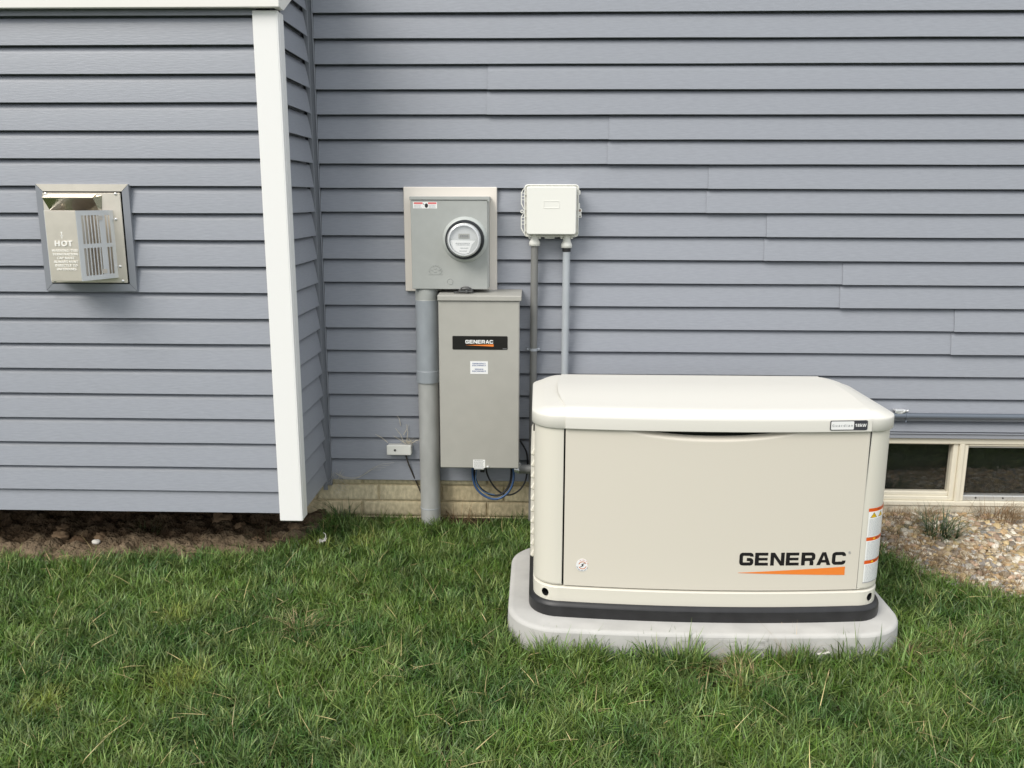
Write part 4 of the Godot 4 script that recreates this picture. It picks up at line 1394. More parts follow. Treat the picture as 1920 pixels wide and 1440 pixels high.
func plan(inset: float, y: float) -> Array:
	var r := maxf(GR - inset, 0.012)
	var o := front_points(GX0 + inset + r, GX1 - inset - r, inset, y)
	for k in range(1, 9):
		o.append(corner(1.0, PI / 2 * k / 8.0, inset, y))
	for k in 9:
		o.append(back_corner(1.0, PI / 2 * k / 8.0, inset, y))
	for k in 9:
		o.append(back_corner(-1.0, PI / 2 * (8 - k) / 8.0, inset, y))
	for k in 8:
		o.append(corner(-1.0, PI / 2 * (8 - k) / 8.0, inset, y))
	return o

func side_plan(side: float, x_edge: float, inset: float, y: float) -> Array:   # from the front edge at x_edge round to the back
	var o := []
	o.append(Vector3(x_edge, y, front_z(x_edge) - inset - 0.02))
	o.append(Vector3(x_edge, y, front_z(x_edge) - inset))
	for k in 13:
		o.append(corner(side, PI / 2 * k / 12.0, inset, y))
	for k in 9:
		o.append(back_corner(side, PI / 2 * k / 8.0, inset, y))
	o.append(Vector3((GX0 + GX1) * 0.5, y, GZB + inset))
	if side < 0.0:
		o.reverse()
	return o

func crown(inset: float) -> float:
	return 0.7895 + 0.008 * smooth01(0.03, 0.30, inset)

func build_pad() -> void:
	var t := thing("concrete_pad", "light grey rounded concrete pad under the generator with cast lettering", "concrete pad", Vector3(0.59, -0.05, 0.82))
	var ring := func(inset: float, y: float) -> Array:
		var o := []
		var x0 := -0.103 + inset
		var x1 := 1.262 - inset
		var z0 := 0.43 + inset
		var z1 := 1.188 - inset
		var r := maxf(0.185 - inset, 0.02)
		for c in [[x1 - r, z1 - r, 0.0], [x1 - r, z0 + r, 1.0], [x0 + r, z0 + r, 2.0], [x0 + r, z1 - r, 3.0]]:
			for k in 13:
				var a: float = c[2] * PI / 2 + PI / 2 * k / 12.0
				o.append(Vector3(c[0] + sin(a) * r, y, c[1] + cos(a) * r))
			if c[2] == 3.0:      # the front edge bows out a little
				for k in range(1, 14):
					o.append(Vector3(lerpf(x0 + r, x1 - r, k / 14.0), y, z1))
		for k in o.size():
			var v: Vector3 = o[k]
			if v.z > 0.9:
				var u := (v.x - 0.58) / 0.5
				v.z += 0.017 * (1.0 - minf(u * u, 1.0)) * smooth01(0.9, 1.15, v.z)
				o[k] = v
		return o
	var s := Shape.new()
	s.loft([ring.call(0.0, -0.09), ring.call(0.005, 0.045), ring.call(0.0075, 0.051), ring.call(0.013, 0.0548), ring.call(0.022, 0.0555), ring.call(0.04, 0.0555)], [0, 1, 1, 1, 2])
	s.cap(ring.call(0.04, 0.0555), Vector3(0, 1, 0))
	part("slab", s, M.concrete, t)
	var put := func(x: float, y: float, z: float) -> Vector3: return Vector3(x, y, 1.2035 - 0.037 * (y + 0.09) + z)
	word("GENPAD", 0.470, 0.008, 0.30, 0.032, 0.0025, put, M.concrete, t)

func build_generator() -> void:
	var t := thing("generator", "cream standby generator with lid, front door and black base on concrete pad", "generator", Vector3(0.588, 0.056, 0.77))
	var cream: StandardMaterial3D = M.bisque
	# black base
	var s := Shape.new()
	s.loft([plan(-0.013, 0.054), plan(-0.015, 0.060), plan(-0.015, 0.094), plan(-0.011, 0.1035), plan(-0.004, 0.1075), plan(0.03, 0.1075)], [0, 0, 1, 1, 2])
	part("base_tray", s, M.black_plastic, t)
	# skirt with a lifting hole at each front corner
	s = Shape.new()
	var y0 := 0.104
	var y1 := 0.156
	var ha := 0.60
	var hw := 0.24
	var hy := 0.1335
	var hr := 0.0145
	var rows := [[0.001, y0], [0.0, y1], [0.004, 0.1605], [0.012, 0.1625], [0.03, 0.1625]]
	var whole := func(inset: float, y: float) -> Array:
		var o := []
		for k in 10:
			o.append(corner(-1.0, (ha - hw) * (9 - k) / 9.0, inset, y))
		o.append_array(front_points(GX0 + GR, GX1 - GR, inset, y))
		for k in 10:
			o.append(corner(1.0, (ha - hw) * k / 9.0, inset, y))
		return o
	var rest := func(side: float, inset: float, y: float) -> Array:
		var o := []
		for k in 10:
			o.append(corner(side, lerpf(ha + hw, PI / 2, k / 9.0), inset, y))
		for k in 9:
			o.append(back_corner(side, PI / 2 * k / 8.0, inset, y))
		o.append(Vector3((GX0 + GX1) * 0.5, y, GZB + inset))
		if side < 0.0:
			o.reverse()
		return o
	s.loft([whole.call(0.001, y0), whole.call(0.0, y1)], [0], false)
	for side in [-1.0, 1.0]:
		s.loft([rest.call(side, 0.001, y0), rest.call(side, 0.0, y1)], [0], false)
		var lay := func(x: float, y: float, z: float) -> Vector3: return corner(side, ha + x, -z, y)
		for half in [-1.0, 1.0]:
			var poly := PackedVector2Array([Vector2(hw, hy), Vector2(hw, y1 if half > 0 else y0), Vector2(hw * 0.3, y1 if half > 0 else y0), Vector2(-hw * 0.3, y1 if half > 0 else y0), Vector2(-hw, y1 if half > 0 else y0), Vector2(-hw, hy)])
			for k in 13:
				var b := PI - PI * k / 12.0
				poly.append(Vector2(cos(b) * hr / GR, hy + half * sin(b) * hr))
			s.extrude(poly, -0.001, 0.0, lay)
	s.loft([plan(0.0, y1), plan(0.004, 0.1605), plan(0.012, 0.1625), plan(0.04, 0.1625)], [1, 1, 2])
	part("skirt", s, cream, t)
	for side in [-1.0, 1.0]:
		var c := corner(side, ha, 0.0, hy)
		var nrm := Vector3(side * sin(ha), 0, cos(ha))
		var f := Transform3D(Basis(Vector3.UP.cross(nrm), Vector3.UP, nrm), c)
		part("lifting_hole", Shape.new().lathe(f, [Vector2(0.0155, -0.002), Vector2(0.0150, -0.05), Vector2(0, -0.05)], 20), M.black_rubber, t)
	# dark core seen through the joints
	s = Shape.new()
	s.loft([plan(0.022, 0.17), plan(0.022, 0.735)], [0])
	s.cap(plan(0.022, 0.735), Vector3(0, 1, 0))
	part("inner_frame", s, M.dark, t)
	# corner and side panels
	for side in [-1.0, 1.0]:
		var xe := 0.0885 if side < 0.0 else 1.0925
		s = Shape.new()
		var rings := []
		for r in [[0.03, 0.1665], [0.004, 0.1665], [0.0015, 0.169], [0.0008, 0.174], [0.0008, 0.738]]:
			rings.append(side_plan(side, xe, r[0], r[1]))
		s.loft(rings, [0, 1, 1, 2], false)
		var p := part("side_panel", s, cream, t)
		for k in 10:
			var y := 0.22 + k * 0.042
			var x := GX0 if side < 0.0 else GX1
			var l := Shape.new()
			l.obox(Transform3D(Basis(Vector3(0, 0, 1), side * 0.45), Vector3(x + side * 0.001, y, 0.74)), Vector3(0.0075, 0.013, 0.19), 0.004)
			part("louver", l, cream, p)
	part("latch_slot", Shape.new().box(Vector3(GX0 - 0.0035, 0.690, 0.955), Vector3(GX0 + 0.004, 0.724, 0.985), 0.001), M.black_rubber, t)
	# front door with the curved finger scoop under the lid
	var dx0 := 0.0945
	var dx1 := 1.0905
	var dtop := 0.737
	var xc := (dx0 + dx1) * 0.5 - 0.015
	s = Shape.new()
	var vs := []
	for k in 8:
		vs.append(lerpf(0.168, 0.66, k / 7.0))
	for k in 22:
		vs.append(lerpf(0.663, dtop, k / 21.0))
	var dp := func(i: int, j: int) -> Vector3:
		var x := lerpf(dx0, dx1, i / 90.0)
		var y: float = vs[j]
		var u := absf(x - xc) / 0.37
		var edge := 0.6915 + 0.050 * pow(u, 2.2)
		var d := (y - edge) / 0.020
		var sink := 0.046 * smooth01(0.0, 1.5, d) + 0.004 * clampf(d, 0.0, 1.0)
		return Vector3(x, y, front_z(x) - 0.0006 - sink)
	s.smooth(1)
	for i in 90:
		for j in vs.size() - 1:
			s.quad(dp.call(i, j), dp.call(i + 1, j), dp.call(i + 1, j + 1), dp.call(i, j + 1), Vector3(0, 0, 1))
	s.smooth(-1)
	for i in [0, 90]:
		for j in vs.size() - 1:
			var a: Vector3 = dp.call(i, j)
			var b: Vector3 = dp.call(i, j + 1)
			s.quad(a, b, b - Vector3(0, 0, 0.016), a - Vector3(0, 0, 0.016), Vector3(-1 if i == 0 else 1, 0, 0))
	for i in 90:
		var a: Vector3 = dp.call(i, 0)
		var b: Vector3 = dp.call(i + 1, 0)
		s.quad(a, b, b - Vector3(0, 0, 0.016), a - Vector3(0, 0, 0.016), Vector3(0, -1, 0))
	var door := part("door", s, M.bisque_door, t)
	# word mark and wedge on the door
	var on := func(x: float, y: float, z: float) -> Vector3: return Vector3(x, y, front_z(x) - 0.0006 + z)
	word("GENERAC", 0.6835, 0.2590, 0.3610, 0.0460, 0.0007, on, M.ink_black, door)
	s = Shape.new()
	for k in 14:
		var xa := lerpf(0.681, 1.0445, k / 14.0)
		var xb := lerpf(0.681, 1.0445, (k + 1) / 14.0)
		var ta := k / 14.0
		var tb := (k + 1) / 14.0
		var lo := func(u: float) -> float: return lerpf(0.2320, 0.2215, u)
		var hi := func(u: float) -> float: return lerpf(0.2330, 0.2520, u)
		s.quad(on.call(xa, lo.call(ta), 0.0008), on.call(xb, lo.call(tb), 0.0008), on.call(xb, hi.call(tb), 0.0008), on.call(xa, hi.call(ta), 0.0008), Vector3(0, 0, 1))
	part("orange_wedge", s, M.orange, door)
	s = Shape.new()
	s.lathe(Transform3D(Basis(), on.call(1.056, 0.3015, 0.0)), [Vector2(0.0046, 0.0002), Vector2(0.0046, 0.0007), Vector2(0.0037, 0.0007), Vector2(0.0037, 0.0002)], 20)
	part("registered_ring", s, M.print_grey, door)
	writing("registered_mark", "R", 0.0045, on.call(1.056, 0.3015, 0.0006), M.print_grey, door, 1.0, 0.0006)
	# round sticker: broken orange ring and a bolt
	var st := Node3D.new()
	st.name = "round_sticker"
	t.add_child(st)
	var f := Transform3D(Basis(), on.call(0.1580, 0.2440, 0.0))
	part("disc", Shape.new().lathe(f, [Vector2(0.0225, 0.0), Vector2(0.0225, 0.0014), Vector2(0.0, 0.0014)], 40), M.paper, st)
	var arcs := func(r0: float, r1: float, spans: Array) -> Shape:
		var g := Shape.new()
		for sp in spans:
			for k in 14:
				var a := lerpf(sp[0], sp[1], k / 14.0)
				var b := lerpf(sp[0], sp[1], (k + 1) / 14.0)
				g.quad(f * Vector3(cos(a) * r0, sin(a) * r0, 0.0018), f * Vector3(cos(b) * r0, sin(b) * r0, 0.0018), f * Vector3(cos(b) * r1, sin(b) * r1, 0.0018), f * Vector3(cos(a) * r1, sin(a) * r1, 0.0018), Vector3(0, 0, 1))
		return g
	part("orange_arc", arcs.call(0.0115, 0.0142, [[0.45, 2.85], [3.6, 6.0]]), M.rust_orange, st)
	part("rim_lettering", arcs.call(0.0182, 0.0205, [[3.3, 3.75], [3.85, 4.3], [4.4, 4.9], [5.0, 5.4], [5.5, 5.9]]), M.print_grey, st)
	part("rim_lettering", arcs.call(0.0185, 0.0205, [[0.2, 0.5], [0.7, 1.0], [1.2, 1.6], [1.8, 2.1]]), M.label_pink, st)
	s = Shape.new()
	s.extrude(pv([0.009, 0.0085, -0.0045, 0.003, -0.001, 0.0005, -0.0095, -0.0075, 0.0045, -0.002, 0.001, 0.001]), 0.0014, 0.0020, func(x: float, y: float, z: float) -> Vector3: return f * Vector3(x, y, z))
	part("bolt_mark", s, M.ink_black, st)
	# stacked warning labels that wrap the right front corner
	var R := GR - 0.0008 + 0.0012
	var specs := [
		[0.355, 0.457, [["fill", 0, 0, 160, 24, Color(0.86, 0.35, 0.10)], ["lines", 52, 8, 70, 9, Color(0.45, 0.12, 0.02), 6, 20], ["tri", 10, 30, 42, 38, Color(0.93, 0.76, 0.12)], ["tri", 62, 30, 42, 38, Color(0.93, 0.76, 0.12)], ["ellipse", 114, 32, 36, 34, Color(0.80, 0.35, 0.32), 0.72], ["lines", 120, 44, 26, 12, null, 3, 6], ["lines", 8, 78, 144, 122, null, 2, 7]]],
		[0.272, 0.3535, [["fill", 0, 0, 160, 24, Color(0.86, 0.35, 0.10)], ["fill", 40, 6, 14, 12, Color(0.93, 0.72, 0.15)], ["lines", 60, 8, 60, 9, Color(0.45, 0.12, 0.02), 6, 20], ["lines", 8, 32, 144, 130, null, 2, 7]]],
		[0.189, 0.2705, [["fill", 0, 0, 160, 24, Color(0.86, 0.35, 0.10)], ["fill", 40, 6, 14, 12, Color(0.93, 0.72, 0.15)], ["lines", 60, 8, 60, 9, Color(0.45, 0.12, 0.02), 6, 20], ["lines", 8, 32, 144, 130, null, 2, 7], ["fill", 0, 156, 160, 4, Color(0.4, 0.4, 0.42)]]]]
	for k in 3:
		s = Shape.new()
		var sp: Array = specs[k]
		s.sheet(16, 1, func(u: float, v: float) -> Vector3: return corner(1.0, lerpf(0.20, 1.36, u), -0.0004, lerpf(sp[0], sp[1], v)), Vector3(0.6, 0, 0.7))
		var tex := print_label(160, 206 if k == 0 else 162, sp[2], 50 + k, Color(0.42, 0.44, 0.48))
		part("warning_label", s, print_mat("corner_label_%d" % k, tex, 0.35), t)
	# lid
	s = Shape.new()
	var prof := [[0.020, 0.7245], [-0.006, 0.7245], [-0.0085, 0.727], [-0.0085, 0.762], [-0.0075, 0.7685], [-0.004, 0.7725], [0.018, 0.7855], [0.025, 0.7885], [0.040, 0.7898]]
	var rings := []
	var groups := []
	for p in prof:
		rings.append(plan(p[0], p[1]))
	groups = [0, 1, 1, 1, 1, 1, 1, 1]
	for k in range(1, 8):
		var inset := 0.04 + 0.035 * k
		rings.append(plan(inset, crown(inset)))
		groups.append(1)
	for ring in rings:      # the two ends slope down
		for k in ring.size():
			var v: Vector3 = ring[k]
			v.y -= 0.013 * smooth01(0.763, 0.787, v.y) * smooth01(0.50, 0.61, absf(v.x - 0.588))
			ring[k] = v
	s.loft(rings, groups)
	s.cap(rings[-1], Vector3(0, 1, 0))
	var lid := part("lid", s, M.lid_bisque, t)
	# raised middle of the lid between its two seams
	s = Shape.new()
	var path := []      # inset from the front or back edge, height, which end, bulge of the seam
	for p in prof.slice(2):
		path.append([p[0], p[1], 0])
	for k in range(1, 9):
		path.append([0.04 + 0.028 * k, crown(0.04 + 0.028 * k), 0])
	for k in range(8, 0, -1):
		path.append([0.04 + 0.028 * k, crown(0.04 + 0.028 * k), 1])
	for i in range(prof.size() - 1, 1, -1):
		path.append([prof[i][0], prof[i][1], 1])
	var nx := 40
	var lp := func(i: int, j: int, lift: float) -> Vector3:
		var q: Array = path[j]
		var k := float(j) / (path.size() - 1)
		var swell := 0.020 * sin(PI * clampf((k - 0.22) / 0.56, 0.0, 1.0))
		var x := lerpf(0.0925 - swell, 1.0900 + swell * 0.4, float(i) / nx)
		var up := smooth01(-0.009, 0.014, q[0])
		var z: float = front_z(x) - q[0] + lift * (1.0 - up) if q[2] == 0 else GZB + q[0] - lift * (1.0 - up)
		return Vector3(x, q[1] + lift * up, z)
	s.smooth(1)
	for i in nx:
		for j in path.size() - 1:
			s.quad(lp.call(i, j, 0.003), lp.call(i + 1, j, 0.003), lp.call(i + 1, j + 1, 0.003), lp.call(i, j + 1, 0.003), Vector3(0, 1, 0.4 if j < path.size() / 2 else -0.4))
	s.smooth(-1)
	for i in [0, nx]:
		for j in path.size() - 1:
			s.quad(lp.call(i, j, 0.003), lp.call(i, j + 1, 0.003), lp.call(i, j + 1, -0.002), lp.call(i, j, -0.002), Vector3(-1 if i == 0 else 1, 0, 0))
	for i in nx:
		s.quad(lp.call(i, 0, 0.003), lp.call(i + 1, 0, 0.003), lp.call(i + 1, 0, -0.002), lp.call(i, 0, -0.002), Vector3(0, -1, 0))
	part("lid_panel", s, M.lid_bisque, lid)
	# badge on the lid's lip
	var bd := Node3D.new()
	bd.name = "badge"
	t.add_child(bd)
	var bz := func(x: float, y: float, z: float) -> Vector3: return Vector3(x, y, front_z(x) + 0.0115 + z)
	var bar := func(x0: float, x1: float, ya: float, yb: float, r: float) -> PackedVector2Array:
		var o := PackedVector2Array()
		for c in [[x1 - r, yb - r, 0.0], [x0 + r, yb - r, PI / 2], [x0 + r, ya + r, PI], [x1 - r, ya + r, PI * 1.5]]:
			for k in 4:
				var a: float = c[2] + PI / 2 * k / 3.0
				o.append(Vector3(c[0] + cos(a) * r, c[1] + sin(a) * r, 0) if false else Vector2(c[0] + cos(a) * r, c[1] + sin(a) * r))
		return o
	s = Shape.new()
	s.extrude(bar.call(0.9500, 1.0740, 0.7325, 0.7650, 0.005), -0.002, 0.0020, bz)
	part("badge_rim", s, M.badge_dark, bd)
	s = Shape.new()
	s.extrude(bar.call(0.9530, 1.0285, 0.7350, 0.7625, 0.003), 0.0020, 0.0025, bz)
	part("badge_face", s, M.paper, bd)
	var turn := atan2(front_z(0.99) - front_z(0.96), 0.03)
	writing("badge_lettering", "G u a r d i a n", 0.0078, bz.call(0.9905, 0.7488, 0.0030), M.print_grey, bd, 1.05, 0.0006, -turn, false)
	writing("badge_lettering", "18kW", 0.0100, bz.call(1.0505, 0.7488, 0.0030), M.paper, bd, 1.05, 0.0006, -atan2(front_z(1.06) - front_z(1.04), 0.02))

# ---------------------------------------------------------------- small things on the ground
func clod_mesh(seed_: int) -> ArrayMesh:
	var nz := FastNoiseLite.new()
	nz.seed = seed_
	nz.frequency = 0.9
	nz.fractal_octaves = 4
	var s := Shape.new()
	s.smooth(1)
	var p := func(u: float, v: float) -> Vector3:
		var a := fposmod(u, 1.0) * TAU
		var b := (v - 0.5) * PI
		var d := Vector3(cos(b) * cos(a), sin(b), cos(b) * sin(a))
		return d * (0.5 + 0.34 * nz.get_noise_3dv(d * 1.9))
	for i in 18:
		for j in 10:
			var a: Vector3 = p.call(i / 18.0, j / 10.0)
			var b: Vector3 = p.call((i + 1) / 18.0, j / 10.0)
			var c: Vector3 = p.call((i + 1) / 18.0, (j + 1) / 10.0)
			var d: Vector3 = p.call(i / 18.0, (j + 1) / 10.0)
			s.quad(a, b, c, d, a + b + c + d)
	return s.done()

func build_litter() -> void:
	var r := RandomNumberGenerator.new()
	r.seed = 23
	var meshes := []
	for i in 5:
		meshes.append(clod_mesh(60 + i))
	# [x, z, size, label]
	var clods := [
		[-1.425, 0.16, 0.085, "largest tan clod under the middle of the bump-out"],
		[-2.085, 0.33, 0.060, "pale tan clod at the lawn edge left of green sprig"],
		[-1.900, 0.34, 0.050, "pale clod in front of the green sprig under bump-out"],
		[-1.325, 0.22, 0.045, "tan clod just right of the largest clod"],
		[-1.085, 0.22, 0.050, "brown clod nearest the white corner post's foot"]]
	var i := 0
	for c in clods:
		var o := part("soil_clod", meshes[i % 5], M.clod)
		o.transform = Transform3D(Basis(Vector3.UP, r.randf() * TAU) * Basis.from_scale(Vector3(c[2] * 1.2, c[2] * 0.8, c[2])), Vector3(c[0], ground_y(c[0], c[1]) + c[2] * 0.2, c[1]))
		tag(o, c[3], "soil clod", "clods of earth under the bump-out")
		i += 1
	for k in 30:
		var x := r.randf_range(-2.4, -1.0)
		var z := r.randf_range(0.0, 0.40)
		var d := 0.014 + 0.05 * pow(r.randf(), 2.0)
		var o := part("soil_clod", meshes[k % 5], M.clod if k % 3 else M.clod_dark)
		o.transform = Transform3D(Basis(Vector3.UP, r.randf() * TAU) * Basis.from_scale(Vector3(d * 1.2, d * 0.75, d)), Vector3(x, ground_y(x, z) + d * 0.12, z))
		tag(o, "small clod of brown earth lying in the shade under bump-out", "soil clod", "clods of earth under the bump-out")
	var stone := part("stone", pebble_mesh(7), M.white_stone)
	stone.transform = Transform3D(Basis.from_scale(Vector3(0.036, 0.022, 0.028)), Vector3(-1.89, ground_y(-1.89, 0.40) + 0.022, 0.40))
	tag(stone, "small white stone at the lawn's edge under bump-out", "stone")
	var s := Shape.new()
	s.smooth(1)
	var pz := func(u: float, v: float) -> Vector3:
		return Vector3((u - 0.5) * 0.042, 0.014 + 0.016 * wobble.get_noise_2d(u * 190.0, v * 190.0) + 0.012 * u, (v - 0.5) * 0.03)
	s.sheet(10, 8, pz, Vector3.UP)
	s.tube([Vector3(0.012, 0.022, 0.0), Vector3(0.020, 0.040, 0.0), Vector3(0.018, 0.052, 0.002), Vector3(0.010, 0.058, 0.002)], 0.0028, 6, 0.001)
	var o := part("paper_scrap", s, M.paper_scrap)
	o.position = Vector3(-0.925, ground_y(-0.925, 0.36) + 0.018, 0.36)
	tag(o, "crumpled white scrap lying on dry grass near the corner post", "scrap")
	s = Shape.new()
	s.obox(Transform3D(Basis(Vector3(0, 1, 0.1).normalized(), 0.25), Vector3.ZERO), Vector3(0.022, 0.002, 0.005), 0.0015)
	o = part("wood_chip", s, M.white_stone)
	o.position = Vector3(0.945, 0.010, 1.224)
	tag(o, "pale wood chip resting on grass at the pad's front edge", "wood chip")
	# plants one can tell apart
	var g0 := Color(0.030, 0.070, 0.020)
	var g1 := Color(0.085, 0.145, 0.045)
	var d0 := Color(0.19, 0.12, 0.065)
	var d1 := Color(0.36, 0.25, 0.14)
	var pl := func(called: String, label: String, cat: String, x: float, z: float, n: int, h0: float, h1: float, sp: float, w0: float, w1: float, ln: float, c0: Color, c1: Color, sd: int, grp := "") -> void:
		plant(called, label, cat, Vector3(x, ground_y(x, z), z), n, h0, h1, sp, w0, w1, ln, c0, c1, sd, grp)
	pl.call("grass_clump", "tall dark green grass clump at the inside corner beside post", "grass clump", -0.905, 0.075, 64, 0.05, 0.155, 0.055, 0.0025, 0.0045, 1.5, g0, g1, 1)
	pl.call("grass_clump", "dark green weedy grass clump growing in the gravel below window", "grass clump", 1.755, 0.24, 170, 0.05, 0.165, 0.065, 0.0024, 0.0050, 2.0, Color(0.028, 0.052, 0.018), Color(0.075, 0.115, 0.045), 2)
	pl.call("grass_clump", "small faded green sprig in the gravel right of weedy clump", "grass clump", 1.96, 0.36, 46, 0.03, 0.085, 0.05, 0.001, 0.002, 1.9, Color(0.10, 0.11, 0.05), Color(0.17, 0.17, 0.08), 3)
	pl.call("grass_clump", "small green sprig in the gravel close to the generator", "grass clump", 1.585, 0.20, 30, 0.03, 0.07, 0.03, 0.0012, 0.0025, 1.8, g0, g1, 4)
	pl.call("dead_grass_tuft", "wide brown dead grass tuft against sill under left window light", "dead grass", 1.735, 0.045, 255, 0.026, 0.105, 0.10, 0.0012, 0.0025, 2.1, d0, d1, 5)
	pl.call("dead_grass_tuft", "low brown dead grass beside the generator against the sill", "dead grass", 1.615, 0.055, 180, 0.026, 0.084, 0.09, 0.0012, 0.0025, 2.1, d0, d1, 6)
	pl.call("dead_grass_tuft", "bushy brown dead grass tuft against sill under right window light", "dead grass", 2.085, 0.05, 345, 0.039, 0.140, 0.09, 0.0012, 0.0025, 1.9, d0, d1, 7)
	pl.call("dead_grass_tuft", "brown dead grass spreading at the photo's right edge by sill", "dead grass", 2.235, 0.055, 225, 0.026, 0.105, 0.09, 0.0012, 0.0025, 2.1, d0, d1, 8)
	pl.call("dead_grass_tuft", "flattened straw coloured tuft where lawn meets gravel beside pad", "dead grass", 1.60, 0.42, 195, 0.026, 0.077, 0.09, 0.0012, 0.0022, 2.3, d0, d1, 9)
	pl.call("dead_grass_tuft", "thin straw tuft in the gravel near its lawn edge", "dead grass", 1.745, 0.50, 135, 0.026, 0.105, 0.08, 0.0010, 0.0020, 2.1, d0, Color(0.42, 0.32, 0.18), 10)
	pl.call("grass_clump", "green sprig growing from bare soil under the bump-out", "grass clump", -1.735, 0.25, 60, 0.03, 0.10, 0.06, 0.0012, 0.0026, 1.7, Color(0.035, 0.055, 0.018), Color(0.085, 0.11, 0.04), 11)
	pl.call("grass_clump", "thin green sprig by the soil's right end near post", "grass clump", -1.20, 0.30, 26, 0.03, 0.08, 0.06, 0.0012, 0.0022, 1.7, g0, g1, 12)
	pl.call("grass_clump", "tall thin grass stems against brick right of the riser", "grass clump", -0.255, 0.035, 16, 0.07, 0.16, 0.06, 0.0012, 0.0024, 1.1, Color(0.07, 0.075, 0.03), Color(0.16, 0.15, 0.07), 13)
	pl.call("grass_clump", "thin grass stems against brick beside the left telecom pipe", "grass clump", -0.10, 0.05, 22, 0.05, 0.13, 0.06, 0.0012, 0.0024, 1.3, g0, g1, 14)
	pl.call("dead_grass_tuft", "brown dead stems against the brick right of riser foot", "dead grass", -0.365, 0.03, 105, 0.039, 0.140, 0.06, 0.0012, 0.0022, 1.8, d0, d1, 15)
	pl.call("grass_clump", "tallest grass clump along pad front, right of its middle", "grass clump", 0.875, 1.235, 46, 0.05, 0.105, 0.035, 0.002, 0.0038, 1.0, g0, g1, 16)
	pl.call("grass_clump", "upright grass clump on the pad front near its right corner", "grass clump", 1.035, 1.235, 44, 0.05, 0.105, 0.035, 0.002, 0.0038, 1.0, g0, g1, 17)
	pl.call("grass_clump", "upright grass clump at left of the pad's front", "grass clump", 0.275, 1.245, 44, 0.05, 0.095, 0.045, 0.002, 0.0038, 1.0, g0, g1, 18)
	pl.call("dead_grass_tuft", "feathery straw stems rising before pad, right of cast lettering", "dead grass", 0.845, 1.225, 39, 0.065, 0.168, 0.03, 0.0012, 0.0020, 1.0, d1, Color(0.46, 0.36, 0.22), 19)
	pl.call("dead_grass_tuft", "curled straw tuft at the pad's front right corner", "dead grass", 1.235, 1.175, 90, 0.026, 0.084, 0.035, 0.0012, 0.0022, 2.3, d0, d1, 20)
	pl.call("dead_grass_tuft", "orange straw tuft below the pad's cast lettering", "dead grass", 0.575, 1.245, 105, 0.026, 0.077, 0.05, 0.0012, 0.0022, 2.3, d1, Color(0.46, 0.30, 0.15), 21)
	pl.call("dead_grass_tuft", "straw blades in the lawn in front of pad's middle", "dead grass", 0.675, 1.36, 51, 0.052, 0.119, 0.05, 0.0015, 0.0028, 1.5, d1, Color(0.46, 0.36, 0.18), 22)
	pl.call("dead_grass_tuft", "straw tuft in the lawn right of the concrete pad", "dead grass", 1.435, 1.10, 60, 0.039, 0.098, 0.05, 0.0015, 0.0025, 1.8, d1, Color(0.46, 0.36, 0.2), 23)
	pl.call("dead_grass_tuft", "straw tuft in the lawn in front of corner post", "dead grass", -0.83, 1.07, 60, 0.039, 0.105, 0.05, 0.0015, 0.0031, 1.8, d1, Color(0.5, 0.4, 0.22), 24)

